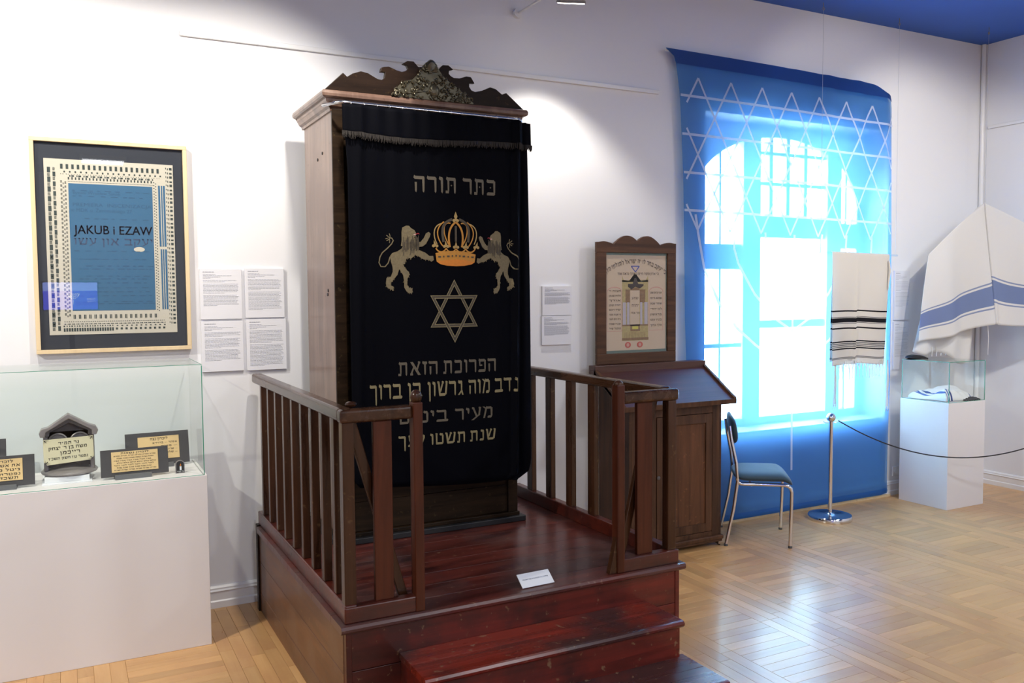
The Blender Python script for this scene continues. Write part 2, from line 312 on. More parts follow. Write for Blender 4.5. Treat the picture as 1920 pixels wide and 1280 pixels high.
    def build(s, name, mat, parent=None, bevel=0.0, smooth=None, solid=0.0, seg=2, **tg):
        o_ = ORG.get(parent.name, Vector()) if parent else Vector()
        me = bpy.data.meshes.new(name); me.from_pydata([tuple(Vector(p) - o_) for p in s.v], [], s.f); me.update()
        me.materials.append(M[mat] if isinstance(mat, str) else mat)
        if s.a is not None:
            at = me.attributes.new('v', 'FLOAT', 'POINT'); at.data.foreach_set('value', s.a)
        o = bpy.data.objects.new(name, me); COL.objects.link(o)
        if parent: o.parent = parent
        ORG[o.name] = o_
        if s.sm if smooth is None else smooth:
            me.shade_smooth()
            me.set_sharp_from_angle(angle=math.radians(40))
        if solid: q = o.modifiers.new('thickness', 'SOLIDIFY'); q.thickness = solid; q.offset = 0
        if bevel: q = o.modifiers.new('edge', 'BEVEL'); q.width = bevel; q.segments = seg; q.limit_method = 'ANGLE'; q.angle_limit = math.radians(40)
        if tg: tag(o, **tg)
        return o
def B(*a): return MB().box(*a)

import bmesh
def refine(vs, fs, mx=.012):
    me = bpy.data.meshes.new('t'); me.from_pydata([tuple(v) for v in vs], [], fs); bm = bmesh.new(); bm.from_mesh(me); bpy.data.meshes.remove(me)
    bmesh.ops.triangulate(bm, faces=bm.faces[:])
    for _ in range(6):
        lg = [e for e in bm.edges if e.calc_length() > mx]
        if not lg: break
        bmesh.ops.subdivide_edges(bm, edges=lg, cuts=1); bmesh.ops.triangulate(bm, faces=[f for f in bm.faces if len(f.verts) > 3])
    bm.verts.index_update(); r = [tuple(v.co) for v in bm.verts], [tuple(v.index for v in f.verts) for f in bm.faces]; bm.free(); return r
_ref = {}

# square Hebrew letters drawn as strokes: heavy horizontals, thin uprights, pointed feet
def hT(a, b): return [(a + .01, 1.05), (a + .09, 1.0), (b - .02, 1.0), (b + .02, .95), (b + .015, .80), (a + .04, .80), (a - .03, .89)]
def hB(a, b): return [(a, .0), (b - .02, .0), (b + .05, .10), (b + .0, .20), (a + .05, .20), (a - .02, .10)]
def hV(x, a=0.0, b=.9, w=.135): return [(x - w / 2, b), (x + w / 2, b), (x + w / 2 - .01, a + .12), (x + .02, a - .02), (x - w / 2 + .02, a + .06)]
def hD(x0, z0, x1, z1, w=.13): return [(x0 - w / 2, z0), (x0 + w / 2, z0), (x1 + w / 2, z1), (x1 - w / 2, z1)]
def hQ(a, b, c, d): return [(a, c), (b, c), (b, d), (a, d)]
def hP(x, z, r=.055): return [(x - r, z), (x, z - r), (x + r, z), (x, z + r)]
def hC(x): return [(x - .09, 1.0), (x - .05, 1.05), (x + .09, 1.0), (x + .07, .86), (x - .06, .86)]
HE = {
 'א': (.80, [hD(.12, 1.0, .68, .0, .20), hD(.68, .98, .50, .40, .12), hC(.66), hD(.30, .66, .10, .12, .12), hQ(.02, .22, 0, .16)]),
 'ב': (.72, [hT(.02, .58), hV(.55, .1, .9), hB(.0, .70)]),
 'ג': (.46, [hT(.06, .36), hV(.32, .28, .9), hD(.32, .36, .42, .0, .12), hD(.32, .30, .08, .0, .15)]),
 'ד': (.68, [hT(.0, .66), hV(.52, 0, .9)]),
 'ה': (.68, [hT(.0, .60), hV(.56, 0, .9), hV(.11, 0, .62)]),
 'ו': (.28, [hT(.02, .20), hV(.17, 0, .9)]),
 'ז': (.34, [hT(.0, .30), hV(.17, 0, .85)]),
 'ח': (.68, [hT(.04, .60), hV(.56, 0, .9), hV(.10, 0, .95)]),
 'ט': (.68, [hC(.10), hV(.10, .05, .95), hB(.06, .56), hV(.58, .06, .85), hT(.36, .58)]),
 'י': (.27, [hT(.02, .19), hV(.16, .5, .9)]),
 'כ': (.62, [hT(.02, .48), hV(.49, .1, .92), hB(.02, .50)]),
 'ך': (.60, [hT(.0, .48), hV(.47, -.36, .92)]),
 'ל': (.56, [hV(.08, .85, 1.38), hT(.04, .46), hD(.46, .95, .46, .70, .13), hD(.46, .74, .22, .0, .13)]),
 'מ': (.72, [hT(.24, .58), hV(.60, .1, .9), hB(.34, .58), hD(.24, .88, .08, .0, .12), hD(.04, 1.02, .24, .82, .14)]),
 'ם': (.68, [hT(.02, .56), hV(.10, .1, .95), hV(.57, .1, .92), hB(.06, .55)]),
 'נ': (.42, [hT(.10, .32), hV(.29, .1, .9), hB(.0, .30)]),
 'ן': (.28, [hT(.02, .20), hV(.17, -.36, .9)]),
 'ס': (.68, [hT(.0, .58), hD(.57, .92, .55, .40, .14), hD(.12, .88, .14, .40, .13), hD(.55, .42, .34, .0, .16), hD(.14, .42, .34, .0, .15)]),
 'ע': (.66, [hC(.10), hD(.11, .98, .34, .22, .13), hC(.56), hD(.58, .98, .50, .30, .12), hD(.52, .36, .04, -.10, .17)]),
 'פ': (.66, [hT(.06, .52), hV(.54, .1, .92), hB(.02, .54), hV(.12, .50, .92, .12), hQ(.10, .32, .46, .58)]),
 'ף': (.62, [hT(.04, .50), hV(.50, -.36, .92), hV(.10, .50, .92, .12), hQ(.08, .28, .46, .58)]),
 'צ': (.62, [hC(.08), hD(.08, .98, .48, .12, .16), hC(.54), hD(.54, .96, .36, .44, .12), hB(.0, .56)]),
 'ץ': (.58, [hC(.08), hD(.08, .98, .28, .40, .14), hC(.52), hD(.52, .96, .30, .44, .12), hV(.28, -.36, .5)]),
 'ק': (.64, [hT(.0, .58), hD(.55, .92, .55, .62, .13), hD(.55, .66, .36, .14, .13), hV(.10, -.36, .62)]),
 'ר': (.60, [hT(.0, .50), hV(.49, 0, .93)]),
 'ש': (.84, [hC(.08), hD(.10, .98, .20, .08, .14), hC(.44), hD(.45, .98, .24, .30, .12), hC(.74), hD(.76, .98, .66, .10, .14), hB(.16, .62)]),
 'ת': (.72, [hT(.06, .60), hV(.57, 0, .9), hV(.17, .06, .9, .12), hQ(.0, .20, .0, .17)]),
 '׳': (.16, [hD(.11, 1.05, .05, .78, .08)]), '—': (.9, [hQ(.05, .85, .44, .54)]), ' ': (.34, []),
}
HE['\uFB3B'] = (HE['כ'][0], HE['כ'][1] + [hP(.24, .5)]); HE['\uFB4A'] = (HE['ת'][0], HE['ת'][1] + [hP(.36, .5)])
def glyphs_he(s):
    vs, fs, x = [], [], 0.0
    for ch in s[::-1]:
        w_, ps = HE.get(ch, HE[' '])
        for p in ps:
            b = len(vs); vs += [(x + a, c, 0.0) for a, c in p]; fs.append(tuple(range(b, b + len(p))))
        x += w_ + (.11 if ps else 0)
    return vs, fs
def glyphs(s, rtl=True, off=0.0):
    if rtl: return glyphs_he(s)
    cu = bpy.data.curves.new('glyphs', 'FONT'); cu.body = s[::-1] if rtl else s; cu.size = 1; cu.offset = off; cu.resolution_u = 3
    o = bpy.data.objects.new('glyphs', cu); COL.objects.link(o); bpy.context.view_layer.update()
    me = bpy.data.meshes.new_from_object(o.evaluated_get(bpy.context.evaluated_depsgraph_get()))
    vs = [tuple(v.co) for v in me.vertices]; fs = [tuple(p.vertices) for p in me.polygons]
    bpy.data.objects.remove(o); bpy.data.curves.remove(cu); bpy.data.meshes.remove(me)
    return vs, fs
def letter_h(rtl):
    if rtl: return 1.0
    if rtl not in _ref:
        vs, _ = glyphs('ה' if rtl else 'H', rtl); _ref[rtl] = max([v[1] for v in vs] or [0.7])
    return _ref[rtl]
def write(mb, s, x0, x1, z, h, y, rtl=True, off=0.0, fit=True, heavy=0.0, fn=None, wide=0.0, mat=None, center=None):
    """lettering on a vertical plane facing -y: spans x0..x1, baseline z, letter height h"""
    vs, fs = glyphs(s, rtl)
    if not vs: return mb
    ax = min(v[0] for v in vs); bx = max(v[0] for v in vs); k = h / letter_h(rtl)
    kx = (x1 - x0) / (bx - ax) if fit else k
    xs = x0 if center is None else center - kx * (bx - ax) / 2
    for dx, dz in [(0, q_ * heavy * h) for q_ in ((0, -1, 1) if heavy and not rtl else (0,))] + [(q_ * wide * h, 0) for q_ in ((-1, 1) if wide and not rtl else ())]:
        out = [Vector((xs + dx + (v[0] - ax) * kx, y, z + v[1] * k + dz)) for v in vs]; fq = fs
        if fn:
            out, fq = refine(out, fs); out = [Vector(fn(p[0], p[2])) for p in out]
        mb.add([mat @ p if mat else p for p in out], fq)
    return mb

# ================================================================== THE SETTING
YW, XR, ZC = 4.85, 7.15, 3.81
XL, YB = -3.2, -7.2
WX0, WX1, WZ0, WZ1 = 4.08, 5.985, 0.62, 2.98
w = MB(); w.box(XL, WX0, YW, YW + .4, 0, ZC); w.box(WX1, XR + .3, YW, YW + .4, 0, ZC); w.box(WX0, WX1, YW, YW + .4, 0, WZ0); w.box(WX0, WX1, YW, YW + .4, WZ1, ZC)
w.build('wall_front', 'wall', kind='structure')
B(XR, XR + .3, YB, YW, 0, ZC).build('wall_right', 'wall', kind='structure')
B(XL - .3, XL, YB, YW + .4, 0, ZC).build('wall_left', 'wall', kind='structure')
B(XL - .3, XR + .3, YB - .3, YB, 0, ZC).build('wall_rear', 'wall', kind='structure')
B(XL - .3, XR + .3, YB - .3, YW + .4, ZC, ZC + .2).build('ceiling', 'ceiling', kind='structure')
def baseboard(name, x0, x1, side):
    prof = [(0, 0), (.022, 0), (.022, .035), (.016, .042), (.016, .085), (.022, .092), (.016, .1), (.016, .108), (.008, .118), (0, .118)]
    mb = MB()
    if side == 'f': mb.prism([(YW - a, b) for a, b in prof], x0, x1, 'x')
    else: mb.prism([(XR - a, b) for a, b in prof], x0, x1, 'y')
    return mb.build(name, 'white_paint', kind='structure')
baseboard('baseboard_front', XL, XR, 'f'); baseboard('baseboard_right', YB, YW - .0, 'r')
MB().tube([(XR - .02, YW - .02, .12), (XR - .02, YW - .02, ZC)], .019, 16).build('trim_1', 'white_paint', kind='structure', label='white pipe in the far corner')
# window behind the banner, arched, in three lights
win = thing('window_1', (5.03, 5.12, WZ0), None, None, kind='structure')
Y0, Y1 = 5.10, 5.17
arch = lambda x: 2.40 + 0.50 * math.sqrt(max(0, 1 - ((x - 5.05) / 0.86) ** 2)) if abs(x - 5.05) < .86 else 2.40
xs = [4.19 + (5.91 - 4.19) * i / 32 for i in range(33)]
MB().prism([(WX0, WZ1), (WX0, 2.40)] + [(x, arch(x)) for x in xs] + [(WX1, 2.40), (WX1, WZ1)], Y0, Y1).build('arch_head', 'white_paint', win)
f = MB(); f.box(WX0, 4.25, Y0, Y1, WZ0, 2.41); f.box(5.91, WX1, Y0, Y1, WZ0, 2.41); f.box(4.25, 5.91, Y0, Y1, WZ0, .71); f.build('outer_frame', 'white_paint', win)
for a, b in ((4.64, 4.815), (5.535, 5.69)): B(a, b, Y0 - .03, Y1, .71, arch((a + b) / 2) + .02).build('mullion', 'white_paint', win)
for a, b, c, d in ((4.25, 4.64, 1.87, 2.06), (4.25, 4.64, 1.27, 1.30), (4.815, 5.535, 2.12, 2.285), (4.815, 5.535, 1.41, 1.47), (4.815, 5.535, 2.525, 2.55), (4.815, 5.535, 2.76, 2.785), (5.69, 5.91, 2.05, 2.25), (5.69, 5.91, 1.27, 1.30)):
    B(a, b, Y0, Y1, c, d).build('transom', 'white_paint', win)
for x in (4.96, 5.14, 5.33): B(x - .018, x + .018, Y0 + .01, Y1, 2.285, arch(x) + .02).build('muntin', 'white_paint', win)
for x in (4.445, 5.79): B(x - .008, x + .008, Y0 + .01, Y1, .71, arch(x) + .02).build('muntin', 'white_paint', win)
for a, b in ((4.25, 4.64), (4.815, 5.535), (5.69, 5.91)): B(a, b, 5.135, 5.141, .71, 2.85).build('pane', 'win_glass', win)
B(WX0, WX1, YW + .02, Y0, WZ0 - .0, WZ0 + .03).build('window_sill', 'white_paint', win)

# floor: parquet of ladder panels and long bands
floor = B(XL, XR, YB, YW, -.08, -.012).build('floor', 'subfloor', kind='structure')
PW = 0.0655; G = 0.0004
LAD = [(-1.4, -1.0), (-.6, -.2), (.2, .605), (.985, 1.37), (1.76, 2.15), (2.36, 2.75 - .39 + .0), (2.755, 3.13), (3.52, 3.91), (4.32, 4.71), (5.10, 5.49), (5.89, 6.28), (6.67, 7.06)]
LAD = [l for l in LAD if l[1] - l[0] > .2]
pieces = []
y_lo, y_hi = 1.2, YW
for i, (a, b) in enumerate(LAD):
    y = y_hi - .01
    while y > y_lo: pieces.append(('x', a, b, y - PW, y)); y -= PW
    nx = LAD[i + 1][0] if i + 1 < len(LAD) else XR
    nb = max(1, round((nx - b) / PW)); wd_ = (nx - b) / nb
    for k in range(nb):
        y = y_hi + random.random() * .4
        while y > y_lo:
            ln = 0.40; y0 = max(y_lo, y - ln); y1 = min(y, y_hi)
            if y1 - y0 > .04: pieces.append(('y', b + k * wd_, b + (k + 1) * wd_, y0, y1))
            y -= ln
def px(x, y, z=0.0):
    v = Rc @ Vector((x, y, z - 1.7))
    return (960 + 1614.9 * v.x / -v.z, 640 - 1614.9 * v.y / -v.z) if v.z < -.05 else None
def shown(p):
    k, a, b, c, d = p; q = [px(a, c), px(b, c), px(b, d), px(a, d)]
    if None in q: return 0
    mx = sum(t[0] for t in q) / 4; my = sum(t[1] for t in q) / 4
    if not (-30 < mx < 1950 and my < 1300): return 0
    cx, cy = (a + b) / 2, (c + d) / 2
    if .86 < cx < 2.5 and cy > 3.0 or 1.05 < cx < 2.3 and cy > 2.5 or cx < .6 and cy > 4.34 or 2.5 < cx < 3.3 and cy > 4.0 or 6.0 < cx < 6.43 and 4.28 < cy: return 0
    if px(cx, cy)[0] > 640 and px(cx, cy)[0] < 1270 : return 0.0
    return abs(sum(q[i][0] * q[(i + 1) % 4][1] - q[(i + 1) % 4][0] * q[i][1] for i in range(4))) / 2
order = sorted(pieces, key=lambda p: -shown(p))
def plank_mb(mb, a, b, c, d):
    e = .0007; a += G; b -= G; c += G; d -= G; z = random.uniform(-.0003, .0003) if False else 0
    vs = [(a, c, -.012), (b, c, -.012), (b, d, -.012), (a, d, -.012), (a, c, -.001), (b, c, -.001), (b, d, -.001), (a, d, -.001), (a + e, c + e, 0), (b - e, c + e, 0), (b - e, d - e, 0), (a + e, d - e, 0)]
    fs = [(8, 9, 10, 11)] + [(4 + i, 4 + (i + 1) % 4, 8 + (i + 1) % 4, 8 + i) for i in range(4)] + [(i, (i + 1) % 4, 4 + (i + 1) % 4, 4 + i) for i in range(4)]
    mb.add(vs, fs)
shared = {}
n_ind = 0
rest = {'x': MB(), 'y': MB()}
for p in order:
    k, a, b, c, d = p
    if n_ind < 300 and shown(p) > 60:
        key = (k, round(b - a, 3), round(d - c, 3))
        if key not in shared:
            mb = MB(); plank_mb(mb, -(b - a) / 2, (b - a) / 2, -(d - c) / 2, (d - c) / 2)
            me = bpy.data.meshes.new('plank'); me.from_pydata(mb.v, [], mb.f); me.materials.append(M['parq_' + k]); shared[key] = me
        o = bpy.data.objects.new('plank', shared[key]); COL.objects.link(o); o.parent = floor; o.location = ((a + b) / 2, (c + d) / 2, 0); n_ind += 1
    else: plank_mb(rest[k], a, b, c, d)
for k in rest:
    rest[k].build('plank', 'parq_' + k, floor, kind='stuff')
B(XL, XR, YB, y_lo, -.012, 0).build('plain_boards', 'parq_y', floor)
B(XL, -1.4, y_lo, YW, -.012, 0).build('plain_boards', 'parq_y', floor)
B(4.15, 6.02, 4.812, 4.828, 0, .018).build('trim_2', 'pine', kind='structure', label='thin pale floor bead along the foot of the blue banner')

# hanging rails on the walls
B(.582, 3.66, YW - .02, YW, 3.05, 3.076).build('picture_rail', 'white_paint', bevel=.003, label='long white picture hanging rail high on the wall above the ark', cat='rail')
B(XR - .02, XR, 2.4, 4.78, 3.085, 3.11).build('picture_rail', 'white_paint', bevel=.003, label='white hanging rail on the side wall at far right', cat='rail')

# ================================================================== PLATFORM WITH STEPS AND RAILINGS
pf = thing('synagogue_platform', (1.66, 3.84, 0), 'low dark red wooden platform with railings and two steps, under the ark', 'platform')
PX0, PX1, PY0, PY1, PZ = .87, 2.47, 3.06, 4.64, .47
n = 11; pw = (PY1 - PY0) / n
for i in range(n):
    y0 = PY0 + i * pw
    if i == 0:
        MB().prism([(y0 + .004, PZ - .03), (y0 - .004, PZ - .022), (y0 - .006, PZ - .012), (y0, PZ - .002), (y0 + .01, PZ), (y0 + pw - .0015, PZ), (y0 + pw - .0015, PZ - .03)], PX0, PX1, 'x').build('tread_plank', 'red_top', pf, smooth=False)
    else: B(PX0, PX1, y0 + .0004, y0 + pw - .0004, PZ - .03, PZ).build('tread_plank', 'red_top', pf, bevel=.0008)
x0, x1, y0 = PX0 + .022, PX1 - .022, PY0 + .02
for a, b in ((0.0, .135), (.137, .285), (.287, .44)): B(x0 + .02, x1 - .02, y0, y0 + .022, a, b).build('front_board', 'red_front', pf, bevel=.002)
B(x0, x0 + .022, y0 - .004, y0 + .03, 0, PZ - .03).build('corner_strip', 'red_front', pf, bevel=.002)
B(x1 - .022, x1, y0 - .004, y0 + .03, 0, PZ - .03).build('corner_strip', 'red_front', pf, bevel=.002)
for a, b in ((0.0, .10), (.102, .27), (.272, .44)):
    B(x0 - .002, x0 + .02, y0 + .03, PY1 + .03, a, b).build('side_board', 'side_wood', pf, bevel=.002)
    B(x1 - .02, x1 + .002, y0 + .03, PY1 + .03, a, b).build('side_board', 'side_wood', pf, bevel=.002)
B(x0 - .012, x0 + .03, PY1 + .03, PY1 + .075, 0, PZ).build('rear_post', 'ark_dark', pf, bevel=.003)
B(x1 - .03, x1 + .0, PY1 + .03, PY1 + .075, 0, PZ).build('rear_post', 'ark_dark', pf, bevel=.003)
B(x0 + .03, x1 - .03, PY1 + .0, PY1 + .02, 0, PZ - .03).build('rear_board', 'ark_dark', pf)
def step(xa, xb, ya, yb, z):
    md = ya + (yb - ya) * .52
    MB().prism([(ya + .004, z - .028), (ya - .004, z - .02), (ya - .006, z - .011), (ya, z - .002), (ya + .01, z), (md - .001, z), (md - .001, z - .028)], xa, xb, 'x').build('step_plank', 'red_step', pf, smooth=False)
    B(xa, xb, md + .001, yb, z - .028, z).build('step_plank', 'red_step', pf, bevel=.002)
    B(xa + .02, xb - .022, ya + .02, ya + .04, 0 if z < .2 else .14, z - .028).build('step_riser', 'red_front', pf, bevel=.002)
    for q in (xa + .006, xb - .026):
        B(q, q + .02, ya + .02, yb + .0, 0, z - .028).build('step_side', 'red_front', pf, bevel=.002)
step(1.10, 2.262, 2.81, 3.08, .325)
step(1.12, 2.285, 2.555, 2.85, .165)
for x, z0, z1, yy in ((2.262, .14, .46, 3.0),): B(x - .0, x + .014, yy, yy + .06, 0, .30).build('step_post', 'ark_dark', pf, bevel=.002)
# left railing
lr = B(.888, .945, 3.125, 4.77, 1.226, 1.276).build('railing', 'rail_wood_h', pf, bevel=.012, seg=3, label='left railing')
B(.888, 1.175, 3.085, 3.137, 1.222, 1.274).build('handrail', M['rail_wood_h'], lr, bevel=.012, seg=3)
B(.892, .938, 3.08, 4.70, PZ, PZ + .07).build('bottom_rail', 'rail_red', lr, bevel=.006)
B(.89, 1.175, 3.078, 3.125, PZ, PZ + .062).build('bottom_rail', 'rail_red', lr, bevel=.005)
for i in range(9):
    y = 4.60 - i * .170; B(.90, .934, y - .0175, y + .0175, PZ + .07, 1.226).build('baluster', 'rail_wood', lr, bevel=.003)
B(.895, .94, 3.088, 3.133, PZ + .06, 1.224).build('corner_post', 'rail_wood', lr, bevel=.003)
B(1.172, 1.21, 3.075, 3.125, PZ, 1.285).build('end_post', 'slat_red', lr, bevel=.004)
MB().ball((1.192, 3.10, 1.305), .026, 12, (.9, .9, 1.1)).build('post_knob', 'rail_wood', lr)
MB().ball((.955, 3.17, 1.283), .02, 10, (1.2, 1, .6)).build('post_knob', 'rail_wood', lr)
B(1.018, 1.092, 3.10, 3.122, PZ + .062, 1.222).build('wide_slat', 'slat_red', lr, bevel=.003)
MB().prism([(.925, 1.222), (.965, 1.222), (1.172, PZ + .02), (1.135, PZ + .02)], 3.14, 3.165).build('diagonal_brace', 'rail_wood', lr, bevel=.003)
# right railing
rr = B(2.395, 2.45, 3.14, 4.60, 1.222, 1.27).build('railing', 'rail_wood_h', pf, bevel=.012, seg=3, label='right railing')
B(2.15, 2.455, 3.083, 3.135, 1.212, 1.265).build('handrail', 'rail_wood_h', rr, bevel=.014, seg=3)
B(2.40, 2.446, 3.13, 4.62, PZ, PZ + .07).build('bottom_rail', 'rail_red', rr, bevel=.006)
B(2.145, 2.447, 3.078, 3.13, PZ, PZ + .06).build('bottom_rail', 'rail_red', rr, bevel=.005)
for i in range(6):
    y = 4.42 - i * .222; B(2.407, 2.437, y - .031, y + .031, PZ + .07, 1.222).build('baluster', 'rail_wood', rr, bevel=.003)
B(2.395, 2.44, 3.09, 3.135, PZ + .06, 1.212).build('corner_post', 'rail_wood', rr, bevel=.003)
B(2.112, 2.15, 3.075, 3.125, PZ, 1.30).build('end_post', 'slat_red', rr, bevel=.006)
MB().ball((2.131, 3.10, 1.30), .024, 12, (.85, 1, .8)).build('post_knob', 'rail_wood', rr)
B(2.232, 2.315, 3.10, 3.122, PZ + .06, 1.212).build('wide_slat', 'slat_red', rr, bevel=.003)
MB().prism([(2.335, 1.212), (2.375, 1.212), (2.185, PZ + .02), (2.15, PZ + .02)], 3.14, 3.165).build('diagonal_brace', 'rail_wood', rr, bevel=.003)
MB().prism([(2.075, PZ), (2.112, PZ), (2.112, PZ + .16)], 3.085, 3.115).build('foot_wedge', 'rail_wood', rr, bevel=.002)

# small white sign on the platform
sg = thing('sign_card', (1.735, 3.13, PZ), 'small white warning card lying tilted near the platform front edge', 'sign')
T = Matrix.Translation((1.733, 3.108, PZ + .003)) @ Matrix.Rotation(math.radians(2), 4, 'Z') @ Matrix.Rotation(math.radians(-52), 4, 'X')
B(-.078, .078, -.0015, .0015, 0, .068).xf(T).build('card', 'sheet', sg, bevel=.0005)
t = write(MB(), 'PROSIMY NIE WCHODZIĆ NA STOPNIE', -.062, .062, .034, .0055, -.0022, rtl=False, mat=T); t.build('lettering', 'poster_ink', sg)
B(-.06, .06, .0, .02, 0, .0015).xf(Matrix.Translation((1.733, 3.13, PZ + .0))).build('card_foot', 'sheet', sg)
B(-.05, .05, .0, .002, 0, .036).xf(Matrix.Translation((1.733, 3.15, PZ + .001))).build('card_prop', 'sheet', sg)

# ================================================================== THE ARK CABINET
AX0, AX1, AY0, AY1 = 1.165, 2.15, 4.10, 4.62
ark = thing('torah_ark', (1.66, 4.36, PZ), 'tall dark wooden ark cabinet with scrolled carved top, standing on the red platform', 'cabinet')
B(AX0, AX0 + .022, AY0 + .004, AY1, PZ + .05, 2.585).build('side_panel', 'ark_side', ark, bevel=.002, label='pale weathered side panel')
B(AX1 - .022, AX1, AY0 + .004, AY1, PZ + .05, 2.585).build('side_panel', 'ark_side', ark, bevel=.002)
B(AX0 + .022, AX1 - .022, AY1 - .02, AY1, PZ + .05, 2.585).build('back_panel', 'ark_dark', ark)
B(AX0 + .022, AX1 - .022, AY0 + .03, AY1 - .02, 2.56, 2.58).build('top_panel', 'ark_dark', ark)
for a, b in ((AX0 - .001, AX0 + .055), (AX1 - .055, AX1 + .001)): B(a, b, AY0 - .012, AY0 + .004, PZ + .05, 2.585).build('front_stile', 'ark_front', ark, bevel=.002)
z = PZ + .052
for i in range(14):
    h = .148; zz = min(z + h, 2.585); B(AX0 + .056, AX1 - .056, AY0 + .002, AY0 + .02, z, zz - .002).build('front_board', 'ark_front', ark, bevel=.0015); z = zz
    if z >= 2.584: break
B(AX0 - .03, AX1 + .035, AY0 - .045, AY1, PZ, PZ + .03).build('plinth', 'black', ark, bevel=.004)
B(AX0 - .01, AX1 + .01, AY0 - .02, AY1, PZ + .03, PZ + .05).build('plinth_moulding', 'ark_front', ark, bevel=.003)
for x, y, z in ((0, 4.36, 2.38), (0, 4.27, 2.40), (0, 4.21, 1.72), (0, 4.22, 1.70)):
    MB().tube([(AX0 - .003, y, z), (AX0 + .004, y, z)], .008, 10).build('screw_hole', 'black', ark)
def moulding(prof, name, mat, x0, x1, y0, y1, par):
    mb = MB(); k = len(prof); rows = []
    for o_, z_ in prof: rows.append([(x0 - o_, y1, z_), (x0 - o_, y0 - o_, z_), (x1 + o_, y0 - o_, z_), (x1 + o_, y1, z_)])
    vs = [p for r_ in rows for p in r_]; fs = []
    for i in range(k - 1):
        for j in range(3): fs.append((i * 4 + j, i * 4 + j + 1, (i + 1) * 4 + j + 1, (i + 1) * 4 + j))
    fs.append((0, 3, 2, 1)); fs.append(tuple((k - 1) * 4 + j for j in range(4))); fs.append(tuple(i * 4 for i in range(k))); fs.append(tuple(i * 4 + 3 for i in reversed(range(k))))
    mb.add(vs, fs); return mb.build(name, mat, par, smooth=False)
moulding([(0, 2.575), (.008, 2.575), (.010, 2.588), (.022, 2.596), (.030, 2.612), (.034, 2.616), (.036, 2.628), (.042, 2.63)], 'cornice_cove', 'ark_side', AX0, AX1, AY0, AY1 + .02, ark)
moulding([(0, 2.63), (.048, 2.63), (.056, 2.636), (.058, 2.648), (.054, 2.66), (.05, 2.664), (0, 2.664)], 'cornice', 'ark_side', AX0, AX1, AY0, AY1 + .02, ark)
ped = [(1.12, 2.662), (1.213, 2.752), (1.233, 2.735), (1.26, 2.753), (1.302, 2.768), (1.336, 2.763), (1.385, 2.74), (1.405, 2.738), (1.420, 2.748), (1.424, 2.776), (1.399, 2.776), (1.404, 2.796), (1.420, 2.802), (1.442, 2.806), (1.485, 2.792), (1.510, 2.788), (1.530, 2.794), (1.543, 2.806), (1.536, 2.822), (1.514, 2.828), (1.54, 2.844), (1.572, 2.845), (1.598, 2.82), (1.65, 2.83), (1.705, 2.82), (1.728, 2.845), (1.759, 2.847), (1.785, 2.829), (1.762, 2.822), (1.760, 2.806), (1.770, 2.796), (1.788, 2.788), (1.819, 2.789), (1.858, 2.803), (1.883, 2.802), (1.903, 2.772), (1.873, 2.771), (1.873, 2.752), (1.885, 2.736), (1.906, 2.730), (1.944, 2.740), (1.992, 2.762), (2.024, 2.756), (2.060, 2.732), (2.085, 2.742), (2.19, 2.662)]
MB().prism(ped, 4.055, 4.078).build('pediment', 'ark_dark', ark, bevel=.002, smooth=False)
# carved acanthus ornament
om = MB(); rnd = random.Random(3)
def hump(x):  # envelope height of the triangular ornament
    pts = [(1.45, 2.665), (1.475, 2.71), (1.51, 2.745), (1.56, 2.76), (1.60, 2.80), (1.622, 2.845), (1.655, 2.862), (1.69, 2.845), (1.715, 2.80), (1.76, 2.765), (1.80, 2.745), (1.84, 2.715), (1.89, 2.675)]
    for (a, za), (b, zb) in zip(pts, pts[1:]):
        if a <= x <= b: return za + (zb - za) * (x - a) / (b - a)
    return 2.665
om.prism([(1.45, 2.664)] + [(1.45 + .44 * i / 24, hump(1.45 + .44 * i / 24) - .006) for i in range(25)] + [(1.89, 2.664)], 4.045, 4.055)
for k in range(170):
    x = rnd.uniform(1.46, 1.88); zt = hump(x); z = rnd.uniform(2.668, max(2.669, zt - .008)); r0 = rnd.uniform(.006, .016); s0 = rnd.choice((-1, 1)); a0 = rnd.uniform(0, 6.28); tn = rnd.uniform(2.5, 4.6)
    path = [(x + s0 * r0 * (1 - .75 * i / 11) * math.cos(a0 + tn * i / 11), 4.043 - .006 * math.sin(i * .3), z + r0 * (1 - .75 * i / 11) * math.sin(a0 + tn * i / 11)) for i in range(12)]
    path = [(p[0], p[1], max(2.667, p[2])) for p in path]
    om.tube(path, [.0022 + .0018 * math.sin(math.pi * i / 11) for i in range(12)], 6)
for s0 in (-1, 1):
    for k in range(9):
        a = (k + .5) / 9 * math.pi / 2; om.tube([(1.66, 4.04, 2.80), (1.66 + s0 * .025 * math.sin(a), 4.034, 2.80 + .045 * math.cos(a)), (1.66 + s0 * .036 * math.sin(a), 4.043, 2.80 + .060 * math.cos(a))], [.003, .005, .002], 6)
om.ball((1.675, 4.046, 2.71), .034, 14, (.85, .45, 1))
om.build('carved_ornament', 'ornament', ark, label='tarnished silver carved leaf ornament')
# bowed curtain rod
rod = []
for i in range(41):
    u = i / 40; x = 1.125 + 1.06 * u; e = min(u, 1 - u) * 1.06; y = 3.985 + (max(0, .07 - e) / .07) ** 2 * .115; rod.append((x, y, 2.598 - .004 * u))
MB().tube(rod, .0085, 10).build('curtain_rod', 'steel', ark, label='bowed metal curtain rod')

